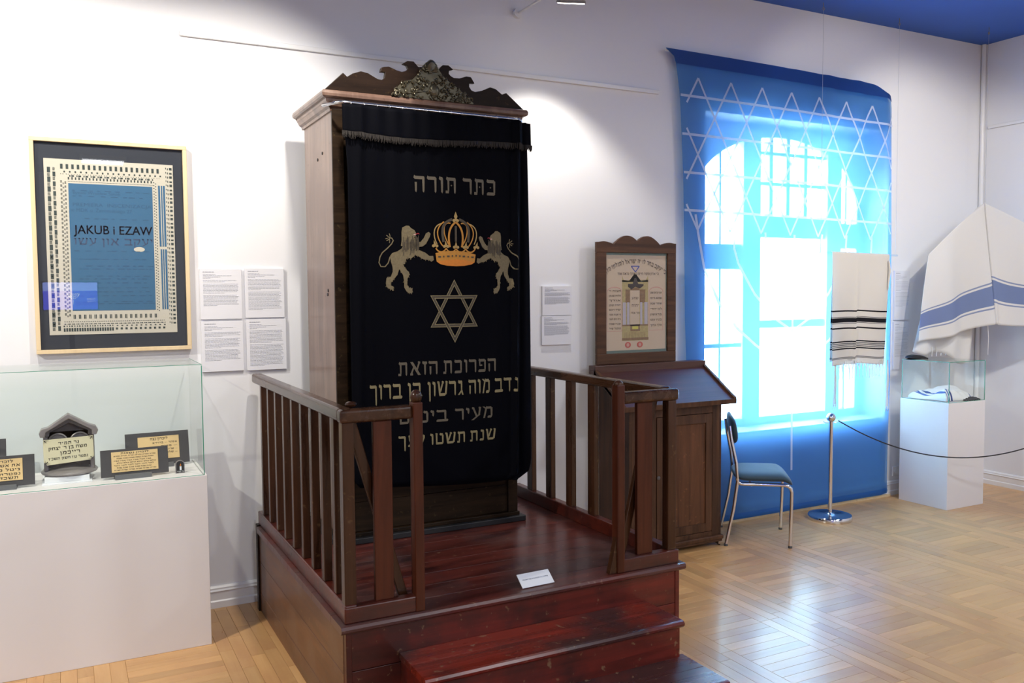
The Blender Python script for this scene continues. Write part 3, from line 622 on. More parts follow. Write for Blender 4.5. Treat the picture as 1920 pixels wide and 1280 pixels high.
# ================================================================== CURTAIN
CX0, CX1, CZ0, CZ1 = 1.185, 2.165, .74, 2.588
def ripple(x, z):
    top = math.exp(-(CZ1 - z) * 5.0)
    y = 3.985 + .006 * math.sin((x - 1.2) * 74) * top
    y += .006 * math.sin(x * 9.5 + .4) * (1 - top * .5)
    for c, wd2, am in ((1.245, .020, .012), (2.080, .014, .030), (2.122, .013, -.022), (1.30, .03, .005), (1.98, .03, .005)):
        y -= am * math.exp(-((x - c - .012 * (z - 1.6)) / wd2) ** 2)
    if x > 2.12: y += (x - 2.12) ** 1.3 * .9
    if x < 1.23: y += (1.23 - x) ** 1.4 * .8
    return y - .02
ct = thing('torah_ark_curtain', (1.68, 3.97, CZ0), 'long black velvet curtain embroidered with crown, lions and star, hanging on the ark', 'curtain')
def cpt(u, v):
    z = CZ1 + (CZ0 - CZ1) * v
    xa = CX0 + .015 * min(1, v * 6); xb = CX1 + .012 * math.sin(v * 2.6) + .012 * v
    # rounded lower corners
    cr = .10; dz = z - CZ0
    if dz < cr: sh = cr - math.sqrt(max(0, cr * cr - (cr - dz) ** 2)); xb -= sh * .7; xa += sh * .3
    x = xa + (xb - xa) * u
    zz = z - .006 * (math.sin(u * 34) * .5 + .5) * (1 - v) ** 8 + (.05 * (1 - u) ** 2 - .015) * v ** 10
    return (x, ripple(x, zz), zz)
cloth = MB().grid(cpt, 130, 60).build('cloth', 'velvet', ct, solid=.004)
val = MB().grid(lambda u, v: (lambda x, z: (x, ripple(x, z) - .014 - .006 * v, z))(CX0 - .01 + (CX1 - CX0 + .028) * u, 2.585 - .008 * u - (.132 + .012 * math.sin(u * 5)) * v), 110, 8)
val.build('valance', 'velvet', ct, solid=.003)
fr_ = MB(); q = random.Random(5)
for i in range(230):
    u = i / 229; x = CX0 - .012 + (CX1 - CX0 + .034) * u; z = 2.585 - .008 * u - (.132 + .012 * math.sin(u * 5)); y = ripple(x, z) - .024; l = q.uniform(.016, .028)
    fr_.tube([(x, y, z + .008), (x + q.uniform(-.003, .003), y - .002, z - l * .5), (x + q.uniform(-.004, .004), y, z - l)], [.0022, .0028, .0014], 4)
fr_.build('fringe', 'fringe', ct, kind='stuff', smooth=False, label='brown tasselled fringe')
for i in range(15):
    u = (i + .4) / 15; x = 1.20 + .955 * u
    MB().tube([(x, 3.985 + .0125 * math.cos(a), 2.594 + .0125 * math.sin(a)) for a in [2 * math.pi * k / 12 for k in range(13)]], .0014, 5, cap=False).build('curtain_ring', 'steel', ct)
def on(x, z): return (x, ripple(x, z) - .0038, z)
def emb(mb):
    mb.v, mb.f = refine(mb.v, mb.f)
    mb.v = [on(p[0], p[2])[:1] + (on(p[0], p[2])[1] + p[1],) + (p[2],) for p in mb.v]; return mb
def flat(pts, mb=None, dy=0.0):
    mb = mb or MB(); return mb.prism(pts, dy - .0012, dy + .001)
def ribbon(pts, wdt, mb=None, dy=0.0, taper=False):
    mb = mb or MB(); P = [Vector((a, b)) for a, b in pts]; Lp, Rp = [], []
    for i, p in enumerate(P):
        t = (P[min(i + 1, len(P) - 1)] - P[max(i - 1, 0)]).normalized(); nrm = Vector((-t.y, t.x)); ww = wdt * (1 - .6 * i / (len(P) - 1) if taper else 1) / 2
        Lp.append(p + nrm * ww); Rp.append(p - nrm * ww)
    for i in range(len(P) - 1):
        a, b, c, d = Lp[i], Lp[i + 1], Rp[i + 1], Rp[i]
        mb.add([(a.x, dy, a.y), (b.x, dy, b.y), (c.x, dy, c.y), (d.x, dy, d.y)], [(0, 1, 2, 3)])
    return mb
def bez(p0, p1, p2, p3, n=12):
    return [tuple((1 - t) ** 3 * p0[i] + 3 * (1 - t) ** 2 * t * p1[i] + 3 * (1 - t) * t * t * p2[i] + t ** 3 * p3[i] for i in (0, 1)) for t in [k / n for k in range(n + 1)]]
HV = .028
for s, xa, xb, z, h, mt, hv in (('\uFB3B\uFB4Aר \uFB4Aורה', 1.527, 1.968, 2.195, .078, 'grey_thread', HV), ('הפרוכת הזאת', 1.436, 1.962, 1.300, .066, 'grey_thread', HV),
                            ('נדב מוה גרשון בן ברוך', 1.286, 2.085, 1.190, .072, 'gold_thread', HV), ('מעיר ביטום', 1.435, 1.941, 1.062, .058, 'grey_thread', HV), ('שנת תשטו לפך', 1.431, 1.958, .948, .055, 'gold_thread', HV)):
    ws = s.split()[::-1]; ext = [max(v[0] for v in glyphs_he(q_)[0]) - min(v[0] for v in glyphs_he(q_)[0]) for q_ in ws]
    kk = (xb - xa) / (sum(ext) + .42 * (len(ws) - 1)); xx = xa
    for q_, e_ in zip(ws, ext):
        write(MB(), q_, xx, xx + e_ * kk, z, h, 0, fn=lambda x, zz: on(x, zz)).build('lettering', mt, ct, smooth=False); xx += (e_ + .42) * kk
# star of david: two interlaced outlined triangles
SCX, SCZ = 1.733, 1.612; Rr = .158
def tri(up, r):
    a0 = math.pi / 2 if up else -math.pi / 2
    return [(SCX + r * .93 * math.cos(a0 + k * 2 * math.pi / 3), SCZ + r * math.sin(a0 + k * 2 * math.pi / 3)) for k in range(3)]
def trib(up, r1, r2, mt, name, dy):
    A, C = tri(up, r1), tri(up, r2); mb = MB()
    for i in range(3):
        a, b, c, d = A[i], A[(i + 1) % 3], C[(i + 1) % 3], C[i]
        for k in range(6):
            t0, t1 = k / 6, (k + 1) / 6; L_ = lambda p, q_, t: (p[0] + (q_[0] - p[0]) * t, p[1] + (q_[1] - p[1]) * t)
            e, f_, g, h = L_(a, b, t0), L_(a, b, t1), L_(d, c, t1), L_(d, c, t0)
            mb.add([(e[0], dy, e[1]), (f_[0], dy, f_[1]), (g[0], dy, g[1]), (h[0], dy, h[1])], [(0, 1, 2, 3)])
    return emb(mb).build(name, mt, ct, smooth=False)
for up, dy in ((True, 0), (False, -.0012)):
    trib(up, Rr, Rr - .030, 'mane', 'star_band', dy); trib(up, Rr, Rr - .006, 'gold_thread', 'star_outline', dy - .0006); trib(up, Rr - .026, Rr - .032, 'gold_thread', 'star_outline', dy - .0006)
# crown
def crown():
    C0 = 1.744
    g = flat([(1.636, 1.900), (1.69, 1.910), (1.744, 1.912), (1.80, 1.908), (1.852, 1.895), (1.846, 1.856), (1.79, 1.868), (1.744, 1.870), (1.69, 1.866), (1.642, 1.858)])
    emb(g).build('crown_band', 'crown_gold', ct, smooth=False)
    emb(flat([(1.642, 1.858), (1.69, 1.866), (1.744, 1.870), (1.79, 1.868), (1.846, 1.856), (1.83, 1.846), (1.79, 1.838), (1.744, 1.836), (1.695, 1.838), (1.66, 1.846)])).build('crown_base', 'crown_orange', ct, smooth=False)
    j = MB()
    for k, ww in ((-.088, .014), (-.066, .006), (-.042, .013), (-.02, .007), (0, .007), (.02, .007), (.042, .013), (.066, .006), (.09, .013)): j.box(C0 + k - ww / 2, C0 + k + ww / 2, -.003, -.0015, 1.884 + -abs(k) * .07, 1.892 - abs(k) * .07)
    emb(j).build('crown_jewels', 'mane', ct, smooth=False)
    arcs = MB(); pale = MB()
    for s in (-1, 1):
        ribbon(bez((C0 + s * .032, 1.93), (C0 + s * .045, 1.99), (C0 + s * .035, 2.03), (C0, 2.055)), .010, arcs, -.001)
        ribbon(bez((C0 + s * .034, 1.938), (C0 + s * .068, 1.98), (C0 + s * .078, 2.06), (C0 + s * .028, 2.048)), .006, arcs, -.001)
        ribbon(bez((C0 + s * .070, 1.935), (C0 + s * .098, 1.97), (C0 + s * .115, 2.02), (C0 + s * .062, 2.055)), .006, arcs, -.001)
        ribbon(bez((C0 + s * .10, 1.945), (C0 + s * .125, 1.99), (C0 + s * .118, 2.035), (C0 + s * .075, 2.046)), .0055, pale, -.001)
        for cx in (.027, .080):
            ribbon(bez((C0 + s * (cx - .026), 1.922), (C0 + s * (cx - .014), 1.900), (C0 + s * (cx + .014), 1.900), (C0 + s * (cx + .026), 1.925)), .007, arcs, -.001)
    emb(arcs).build('crown_arches', 'crown_gold', ct, smooth=False); emb(pale).build('crown_arches', 'crown_pale', ct, smooth=False)
    gr = MB()
    ribbon([(C0, 1.958), (C0, 2.035)], .011, gr, -.0016)
    for s in (-1, 1):
        ribbon(bez((C0 + s * .066, 1.955), (C0 + s * .076, 2.02), (C0 + s * .075, 2.05), (C0 + s * .018, 2.068)), .013, gr, -.0016)
    emb(gr).build('crown_beading', 'mane', ct, smooth=False)
    for cx, cz in ((0, 1.930), (-.053, 1.933), (.053, 1.930), (-.11, 1.935), (.112, 1.930)):
        fl_ = MB()
        for dx, dz, r in ((-.009, 0, .0075), (.009, 0, .0075), (0, .004, .007)):
            flat([(C0 + cx + dx + r * math.cos(a), cz + dz + r * math.sin(a)) for a in [k * math.pi / 5 for k in range(10)]], fl_, -.0018)
        lean = cx * .12; flat([(C0 + cx - .007, cz + .005), (C0 + cx + lean * .5 + .0, cz + .028), (C0 + cx + .007, cz + .005)], fl_, -.0018)
        emb(fl_).build('crown_fleur', 'crown_pale', ct, smooth=False)
    fl_ = MB()
    for dx, dz, r in ((-.009, 2.062, .008), (.009, 2.062, .008), (0, 2.066, .007)): flat([(C0 + dx + r * math.cos(a), dz + r * math.sin(a)) for a in [k * math.pi / 5 for k in range(10)]], fl_, -.0018)
    flat([(C0 - .003, 2.068), (C0 - .009, 2.082), (C0, 2.106), (C0 + .009, 2.082), (C0 + .003, 2.068)], fl_, -.0018)
    emb(fl_).build('crown_finial', 'crown_pale', ct, smooth=False)
crown()
LION = [(1.467, 2.021), (1.488, 2.031), (1.501, 2.03), (1.51, 2.02), (1.529, 2.009), (1.537, 1.995), (1.535, 1.98), (1.525, 1.974), (1.542, 1.967), (1.551, 1.953), (1.559, 1.953), (1.577, 1.973), (1.588, 1.996), (1.602, 2.003), (1.611, 1.994), (1.607, 1.98), (1.6, 1.967), (1.587, 1.944), (1.569, 1.931), (1.552, 1.929), (1.55, 1.914), (1.583, 1.901), (1.604, 1.885), (1.623, 1.886), (1.627, 1.866), (1.614, 1.857), (1.6, 1.866), (1.576, 1.867), (1.558, 1.877), (1.534, 1.891), (1.509, 1.871), (1.492, 1.876), (1.483, 1.868), (1.478, 1.845), (1.468, 1.843), (1.479, 1.822), (1.498, 1.806), (1.498, 1.79), (1.489, 1.773), (1.488, 1.744), (1.497, 1.731), (1.514, 1.725), (1.512, 1.703), (1.496, 1.704), (1.484, 1.712), (1.473, 1.731), (1.473, 1.76), (1.468, 1.79), (1.457, 1.809), (1.447, 1.82), (1.439, 1.793), (1.419, 1.77), (1.405, 1.754), (1.405, 1.741), (1.418, 1.735), (1.414, 1.72), (1.401, 1.722), (1.384, 1.733), (1.379, 1.751), (1.383, 1.777), (1.405, 1.783), (1.416, 1.809), (1.414, 1.831), (1.406, 1.857), (1.403, 1.883), (1.414, 1.897), (1.441, 1.906), (1.462, 1.919), (1.469, 1.93), (1.459, 1.932), (1.463, 1.961), (1.463, 2.0)]
TAIL = [(1.402, 1.879), (1.393, 1.85), (1.376, 1.831), (1.355, 1.831), (1.345, 1.85), (1.35, 1.876), (1.363, 1.898), (1.391, 1.921), (1.411, 1.941), (1.42, 1.957), (1.412, 1.969), (1.398, 1.969)]
def lion(mp, nm):
    body = flat([mp(a, b) for a, b in LION]); body = emb(body)
    lo = body.build('embroidered_lion', 'lion_thread', ct, smooth=False, label=nm)
    emb(ribbon([mp(a, b) for a, b in TAIL], .0055, None, -.0005)).build('tail', 'lion_thread', lo, smooth=False)
    tf = MB()
    for a, b in (((1.40, 1.969), (1.385, 1.982)), ((1.403, 1.969), (1.40, 1.99)), ((1.40, 1.965), (1.385, 1.955)), ((1.40, 1.965), (1.40, 1.945)), ((1.392, 1.968), (1.38, 1.965))): ribbon([mp(*a), mp((a[0] + b[0]) / 2 + .002, (a[1] + b[1]) / 2), mp(*b)], .004, tf, -.0006)
    rn = random.Random(11)
    for k in range(70):   # shaggy edge locks
        i = rn.randrange(26, 62); a, b = LION[i], LION[(i + 1) % len(LION)]; t = rn.random(); x, zz = a[0] + (b[0] - a[0]) * t, a[1] + (b[1] - a[1]) * t
        ribbon([mp(x, zz + .004), mp(x + rn.uniform(-.006, .006), zz - .005)], .0025, tf, -.0003)
    emb(tf).build('tufts', 'lion_thread', lo, smooth=False)
    mn = MB()
    for k in range(44):
        x = rn.uniform(1.466, 1.550); zt = rn.uniform(1.945, 1.985); l = rn.uniform(.03, .065); ribbon(bez(mp(x, zt), mp(x - .004, zt - l * .3), mp(x + .005, zt - l * .7), mp(x + rn.uniform(-.004, .004), zt - l), 5), .0032, mn, -.0024)
    emb(mn).build('mane', 'mane', lo, smooth=False)
    emb(ribbon([mp(1.523, 1.987), mp(1.536, 1.989)], .005, None, -.0026)).build('teeth', 'pink_thread', lo, smooth=False)
    emb(ribbon(bez(mp(1.533, 1.990), mp(1.54, 1.99), mp(1.548, 2.0), mp(1.552, 1.99), 6), .0035, None, -.0028)).build('tongue', 'red_thread', lo, smooth=False)
lion(lambda a, b: (a, b), 'left embroidered lion')
kx = (2.098 - 1.858) / (1.627 - 1.345)
lion(lambda a, b: (1.858 + (1.627 - a) * kx, 1.700 + (b - 1.703) * .965), 'right embroidered lion')

# ================================================================== LECTERN CABINET AND THE PICTURE ON IT
lc = thing('reading_lectern', (3.5, 4.6, 0), 'brown wooden lectern cupboard with slanted desk top, right of the platform', 'cabinet')
LX0, LX1, LY0, LY1 = 3.12, 3.865, 4.42, 4.765
side = [(LY0, .07), (LY1, .07), (LY1, 1.165), (4.70, 1.165), (LY0, .965)]
for a, b in ((LX0, LX0 + .02), (LX1 - .02, LX1)): MB().prism(side, a, b, 'x').build('side_panel', 'lect', lc, bevel=.001)
B(LX0 + .02, LX1 - .02, LY1 - .015, LY1, .07, 1.165).build('back_panel', 'lect', lc)
B(LX0 + .02, 3.33, LY0, LY0 + .02, .07, .965).build('front_stile', 'lect', lc, bevel=.0015)
B(3.79, LX1 - .02, LY0 - .001, LY0 + .02, .07, .965).build('front_stile', 'lect', lc, bevel=.0015)
B(3.33, 3.79, LY0, LY0 + .02, .90, .965).build('top_rail', 'lect', lc, bevel=.0015)
B(3.33, 3.79, LY0, LY0 + .02, .07, .105).build('bottom_rail', 'lect', lc, bevel=.0015)
dr = B(3.334, 3.786, LY0 + .006, LY0 + .018, .109, .896).build('door', 'lect_door', lc)
for a, b, c, d in ((3.334, 3.386, .109, .896), (3.734, 3.786, .109, .896), (3.386, 3.734, .109, .165), (3.386, 3.734, .836, .896)): B(a, b, LY0 - .003, LY0 + .006, c, d).build('door_frame', 'lect', dr, bevel=.0015)
MB().lathe([(.012, 0), (.013, .004), (.004, .006)], (0, 0, 0), 14, Matrix.Translation((3.345, LY0 - .003, .51)) @ Matrix.Rotation(math.pi / 2, 4, 'X')).build('keyhole_plate', 'pewter_dark', dr)
B(LX0 - .0, LX1 + .012, LY0 - .02, LY1, .045, .075).build('base_moulding', 'lect', lc, bevel=.008, seg=3)
B(LX0 - .0, LX1 + .004, LY0 - .012, LY1, .030, .046).build('base_moulding', 'lect', lc, bevel=.003)
for x, s in ((LX0 + .05, 1), (LX1 - .03, -1)):
    for y in (LY0 + .01, LY1 - .05):
        MB().prism([(x - .012, .032), (x + .012, .032), (x + .010 - s * 0, .012), (x - s * .022 + .006, .0), (x - s * .03 - .01, .0), (x - s * .03 - .008, .006), (x - s * .008 - .006, .012)], y - .012, y + .012).build('foot', 'ark_dark', lc, bevel=.002)
TX0, TX1 = 3.045, 3.955
top = [(4.385, .966), (4.385, .986), (4.705, 1.186), (4.705, 1.168), (4.40, .972)]
MB().prism([(4.385, .962), (4.38, .984), (4.70, 1.184), (4.715, 1.165)], TX0, TX1, 'x').build('desk_top', 'lect_top', lc, bevel=.002)
for a, b in ((TX0, TX0 + .02), (TX1 - .02, TX1)): MB().prism([(4.378, .958), (4.374, .996), (4.70, 1.202), (4.712, 1.165)], a, b, 'x').build('desk_edge', 'lect', lc, bevel=.002)
MB().prism([(4.374, .955), (4.372, .987), (4.380, .990), (4.388, .960)], TX0, TX1, 'x').build('desk_lip', 'lect', lc, bevel=.002)
B(TX0 + .0, TX1 - .0, 4.695, 4.772, 1.165, 1.19).build('ledge', 'lect_top', lc, bevel=.003)
MB().prism([(4.690, 1.165), (4.688, 1.222), (4.705, 1.224), (4.712, 1.165)], TX0, TX1, 'x').build('ledge_front', 'lect_top', lc, bevel=.002)
B(TX0, TX1, 4.70, 4.772, 1.19, 1.222).build('ledge_board', 'lect_top', lc, bevel=.003)
# framed mizrach
mz = thing('framed_hebrew_picture', (3.41, 4.755, 1.222), 'brown scroll-topped frame with painted Hebrew picture, standing on the lectern', 'picture')
fx0, fx1, fz0, fz1, fy = 3.092, 3.738, 1.224, 2.05, 4.742
ix0, ix1, iz0, iz1 = fx0 + .075, fx1 - .07, fz0 + .07, 1.962
crest = []
for i in range(49):
    u = i / 48; x = fx0 + (fx1 - fx0) * u; c = abs(u - .5)
    z = 2.02 + (.055 * math.cos((c - .13) / .16 * math.pi / 2) ** 1 if c < .29 else 0) if c < .29 else 2.018 + .016 * math.sin(min(1, (c - .30) / .17) * math.pi * .75)
    if c < .13: z = 2.075 - .036 * (1 - c / .13) ** 2.2
    crest.append((x, z))
MB().prism([(fx0, iz1), *crest, (fx1, iz1)], fy, fy + .025).build('frame_top', 'frame_wood', mz, bevel=.002, smooth=False)
B(fx0, fx1, fy, fy + .025, fz0, iz0).build('frame_bottom', 'frame_wood', mz, bevel=.003)
B(fx0, ix0, fy, fy + .025, iz0, iz1).build('frame_side', 'frame_wood', mz, bevel=.003)
B(ix1, fx1, fy, fy + .025, iz0, iz1).build('frame_side', 'frame_wood', mz, bevel=.003)
B(ix0, ix1, fy + .016, fy + .02, iz0, iz1).build('mount', 'art_mat', mz)
ax0, ax1, az0, az1 = ix0 + .004, ix1 - .008, iz0 + .018, iz1 - .016; AY = fy + .0155
B(ax0, ax1, AY, AY + .0008, az0, az1).build('picture_sheet', 'art_paper', mz)
aw, ah = ax1 - ax0, az1 - az0
def A(u, v): return (ax0 + aw * u, az0 + ah * (1 - v))
art = {}
def ar(mt, u0, u1, v0, v1, lvl=1):
    a, b = A(u0, v1), A(u1, v0); art.setdefault(mt, MB()).box(a[0], b[0], AY - .0005 * lvl, AY - .0005 * lvl + .0003, a[1], b[1])
def ap(mt, pts, lvl=1): art.setdefault(mt, MB()).prism([A(*p) for p in pts], AY - .0005 * lvl, AY - .0005 * lvl + .0003)
ar('art_tan', .265, .70, .26, .90); ar('art_paper', .33, .64, .20, .26, 1)
ap('art_tan', [(.265, .28), (.265, .21), (.29, .26), (.38, .27), (.48, .185), (.58, .27), (.66, .26), (.70, .21), (.70, .28)])
ap('art_dark', [(.36, .33), (.36, .30), (.44, .30), (.47, .24), (.50, .24), (.53, .30), (.62, .305), (.62, .32), (.56, .35), (.48, .33), (.42, .36)], 3)
ar('art_brown', .32, .40, .36, .50, 2); ar('art_brown', .55, .65, .36, .50, 2); ar('art_brown', .40, .55, .34, .38, 2)
ar('art_paper', .395, .555, .37, .73, 3)
for a, b in ((.275, .325), (.345, .385), (.565, .60), (.635, .69)): ar('art_lilac', a, b, .495, .73, 3)
ar('art_brown', .265, .70, .73, .745, 3); ar('art_brown', .40, .56, .73, .80, 3); ar('art_yellow', .43, .53, .75, .78, 4)
for k in range(14): ar('art_brown', .31 + k * .025, .315 + k * .025, .81, .87, 2)
ar('art_brown', .262, .705, .87, .895, 3)
for a, b in ((.02, .262), (.715, .955)):
    for p in ((a, a + .006, .38, .80), (b - .006, b, .38, .80), (a, b, .795, .80)): ar('art_pink', *p)
    for k in range(8):
        t0, t1 = math.pi * k / 8, math.pi * (k + 1) / 8; c, rx = (a + b) / 2, (b - a) / 2
        ap('art_pink', [(c - rx * math.cos(t0), .38 - .05 * math.sin(t0)), (c - rx * math.cos(t1), .38 - .05 * math.sin(t1)), (c - rx * .95 * math.cos(t1), .385 - .045 * math.sin(t1)), (c - rx * .95 * math.cos(t0), .385 - .045 * math.sin(t0))])
for c in (.36, .56):
    ap('art_red', [(c + .05 * math.cos(a), .945 + .032 * math.sin(a)) for a in [k * math.pi / 6 for k in range(12)]], 2); ap('art_pink', [(c + .024 * math.cos(a), .945 + .02 * math.sin(a)) for a in [k * math.pi / 6 for k in range(12)]], 3)
for s in ((.42, .495), (.495, .42)):
    pass
for a, b in (((.415, .115), (.55, .115)), ((.55, .115), (.485, .175)), ((.485, .175), (.415, .115))):
    dx, dz = b[0] - a[0], b[1] - a[1]; l = math.hypot(dx, dz * 1.35); nx, nz = -dz * 1.35 / l * .007, dx / l * .007 / 1.35
    ap('art_blue', [(a[0] - nx, a[1] - nz), (b[0] - nx, b[1] - nz), (b[0] + nx, b[1] + nz), (a[0] + nx, a[1] + nz)], 2)
ink = MB()
def aw_(s, u0, u1, v, h, mt=None): a = A(u0, v); b = A(u1, v); write(ink, s, a[0], b[0], a[1], h * ah, AY - .002, off=.004, heavy=.03)
# arched heading
vs, fs = glyphs('כי יעקב בחר לו יה ישראל לסגלתו מלך', True); xa_, xb_ = min(v[0] for v in vs), max(v[0] for v in vs); ov = []
for v in vs:
    u = (v[0] - xa_) / (xb_ - xa_); th = (u - .5) * 1.15; R0 = .46 + v[1] * .026; c = A(.49, .075); ov.append((c[0] + R0 * math.sin(th) * .97, AY - .002, c[1] - .465 + R0 * math.cos(th)))
ink.add(ov, fs)
aw_('בי אדון מקור חיים באורך נראה אור', .19, .88, .205, .022)
for k, s in enumerate(('חצות וי', 'הלוח שנתן', 'אורך', 'יהודה ושמן', 'ישיר ויעש', 'מי אבות אמר', 'בית ויום השני', 'ובניו שבת', 'מזמור שיר')): aw_(s, .05, .24, .385 + k * .049, .018)
for k, s in enumerate(('חבר ביום שמן', 'שמש ביום', 'שומרי שבת', 'לכן יהודי', 'בראשון', 'בניו עמו', 'מלך ברוך')): aw_(s, .735, .93, .405 + k * .058, .019)
aw_('שמע', .42, .53, .465, .026); aw_('יהוה', .42, .54, .545, .03); aw_('מר אחי', .41, .55, .62, .022)
ink.build('lettering', 'art_ink', mz, smooth=False)
for mt, mb in art.items(): mb.build('painted_motif', mt, mz)
B(ix0, ix1, fy + .008, fy + .010, iz0, iz1).build('glass', 'pic_glass', mz)

# ================================================================== FRAMED POSTER
po = thing('framed_poster', (.23, 4.83, 1.417), 'large pine-framed blue play poster, on the wall above the long glass case', 'picture')
px0, px1, pz0, pz1 = -.126, .594, 1.417, 2.477
for a, b, c, d in ((px0, px1, pz0, pz0 + .02), (px0, px1, pz1 - .02, pz1), (px0, px0 + .02, pz0 + .02, pz1 - .02), (px1 - .02, px1, pz0 + .02, pz1 - .02)): B(a, b, 4.812, 4.85, c, d).build('frame', 'pine', po, bevel=.002)
B(px0 + .02, px1 - .02, 4.832, 4.84, pz0 + .02, pz1 - .02).build('mount', 'mat_black', po)
B(-.066, .526, 4.829, 4.8315, 1.509, 2.377).build('poster_sheet', 'cream', po)
PYY = 4.8285
B(.039, .424, PYY - .0006, PYY, 1.628, 2.26).build('printed_field', 'poster_blue', po)
s_ = MB(); s_.box(.452, .461, PYY - .0006, PYY, 1.955, 2.268); s_.box(.466, .472, PYY - .0006, PYY, 1.955, 2.268); s_.box(.476, .485, PYY - .0006, PYY, 1.955, 2.268)
s_.box(.456, .463, PYY - .0006, PYY, 1.63, 1.941); s_.box(.467, .473, PYY - .0006, PYY, 1.63, 1.941); s_.box(.477, .486, PYY - .0006, PYY, 1.63, 1.941); s_.build('printed_stripes', 'poster_blue', po)
MB().prism([(.354 + .026 * math.cos(a), 1.938 + .0125 * math.sin(a)) for a in [k * math.pi / 12 for k in range(24)]], PYY - .0012, PYY - .0007).build('paper_oval', 'cream', po)
tx = MB()
write(tx, 'JAKUB i EZAW', .056, .418, 2.012, .042, PYY - .001, rtl=False, wide=.035, heavy=.015); write(tx, 'יעקב און עשו', .054, .418, 1.957, .034, PYY - .001, heavy=.07, wide=.03); tx.build('title_lettering', 'poster_ink', po, smooth=False)
tx = MB(); write(tx, 'PREMIERA  INSCENIZACJA', .056, .418, 2.148, .017, PYY - .001, rtl=False); write(tx, 'w MDK u. Żeromskiego 27', .044, .325, 2.121, .017, PYY - .001, rtl=False, off=.008)
write(tx, 'Bytom Wrocław Sanok', .058, .274, 2.208, .014, PYY - .001, rtl=False)
rn = random.Random(2)
for z in (2.224, 2.197, 2.086, 1.925, 1.885, 1.85, 1.835, 1.80, 1.785, 1.765, 1.74, 1.72, 1.70, 1.67, 1.66):
    x = .055 + rn.choice((0, .02, .05)); 
    while x < .40: l = rn.uniform(.01, .035); tx.box(x, x + l, PYY - .0012, PYY - .0008, z, z + rn.choice((.003, .004))); x += l + rn.uniform(.004, .03)
tx.build('small_print', 'poster_ink2', po, smooth=False)
bd = MB()
def mk(x0, x1, z0, z1): bd.box(x0, x1, PYY - .0006, PYY, z0, z1)
for k in range(19): x = .006 + k * .0245; mk(x, x + .011, 2.330, 2.353); mk(x + .014, x + .021, 2.312, 2.320); mk(x, x + .003, 2.303, 2.306); mk(x + .01, x + .013, 2.303, 2.306)
for k in range(25): x = .038 + k * .0158; mk(x, x + .006, 2.278, 2.290); mk(x + (0 if k % 2 else .007), x + .012, 2.292, 2.300)
for k in range(56): x = .038 + k * .007; mk(x, x + .0045, 2.268, 2.270)
for k in range(17): x = .042 + k * .0235; mk(x, x + .004, 1.588, 1.608); mk(x + .006, x + .010, 1.588, 1.608)
for k in range(48): x = .0 + k * .0098; mk(x, x + .005, 1.572, 1.575); mk(x + (.004 if k % 2 else 0), x + .008, 1.560, 1.564)
for k in range(20): x = -.004 + k * .0115; mk(x, x + .008, 1.525, 1.542); mk(x + (.002 if k % 3 else 0), x + .006, 1.548, 1.555)
for k in range(11): x = .232 + k * .0225; mk(x, x + .010, 1.530, 1.540); mk(x + .004, x + .012, 1.548, 1.553)
for k in range(17):
    z = 2.335 - k * .0475; mk(-.052, -.038, z - .026, z); mk(-.028, -.016, z - .045, z - .022)
    for j in range(4): mk(-.052, -.040, z - .032 - j * .004, z - .030 - j * .004); mk(-.028, -.018, z - .003 - j * .004, z - .001 - j * .004)
    if k > 8: mk(-.048, -.042, z - .016, z - .010)
for k in range(33):
    z = 2.27 - k * .0205
    for j in range(3):
        mk(.004, .012, z - j * .004, z + .002 - j * .004); mk(.014, .021, z - .010 - j * .003, z - .009 - j * .003); mk(.023, .030, z - .004 - j * .004, z - .002 - j * .004)
for k in range(46): z = 2.28 - k * .0145; mk(.430, .435, z, z + .004); mk(.439, .443, z - .006, z - .001)
for k in range(38): z = 2.35 - k * .0215; mk(.508, .520, z, z + (.008 if k % 2 else .012)); mk(.498, .502, z, z + .010); mk(.490, .493, z + .004, z + .012)
bd.build('printed_border', 'poster_mark', po)
B(px0 + .02, px1 - .02, 4.820, 4.822, pz0 + .02, pz1 - .02).build('glass', 'pic_glass', po)

# ================================================================== TEXT PANELS ON THE WALL
def info_panel(x0, x1, z0, z1, label, paras, seed, group=None):
    t = thing('text_panel', ((x0 + x1) / 2, YW, z0), label, 'sign', group)
    B(x0, x1, YW - .016, YW - .001, z0, z1).build('board', 'panel', t, bevel=.001)
    r_ = random.Random(seed); mb = MB(); W_ = x1 - x0; H_ = z1 - z0; z = z1 - .05 * H_
    def line(l, hh, zz):
        x = x0 + W_ * .075; e = x0 + W_ * (.075 + l)
        while x < e: k = min(r_.uniform(.006, .018) * W_ / .21, e - x); mb.box(x, x + k, YW - .0172, YW - .0162, zz - hh, zz); x += k + .0022
    line(.27, .0038, z); z -= .052 * H_
    for k, l in enumerate((.3, .68, .42, .18)): line(l, .0018, z); z -= .025 * H_
    for n_ in paras:
        z -= .02 * H_
        for k in range(n_): line(r_.uniform(.78, .86) if k < n_ - 1 else r_.uniform(.3, .6), .0018, z); z -= .0255 * H_
    mb.build('printed_text', 'print', t)
    return t
info_panel(.645, .860, 1.572, 1.840, 'upper left white text panel of the four beside the poster', (2, 8, 9), 1)
info_panel(.878, 1.088, 1.576, 1.845, 'upper right white text panel of the four, beside the ark', (9, 15), 2)
info_panel(.646, .862, 1.290, 1.562, 'lower left white text panel of the four beside the poster', (4, 8, 9), 3)
info_panel(.880, 1.094, 1.288, 1.568, 'lower right white text panel of the four, beside the ark', (10, 17), 4)
info_panel(2.735, 2.955, 1.553, 1.743, 'upper of two small white text panels between ark and lectern', (5, 10), 5)
info_panel(2.730, 2.950, 1.362, 1.550, 'lower of two small white text panels between ark and lectern', (4, 13), 6)
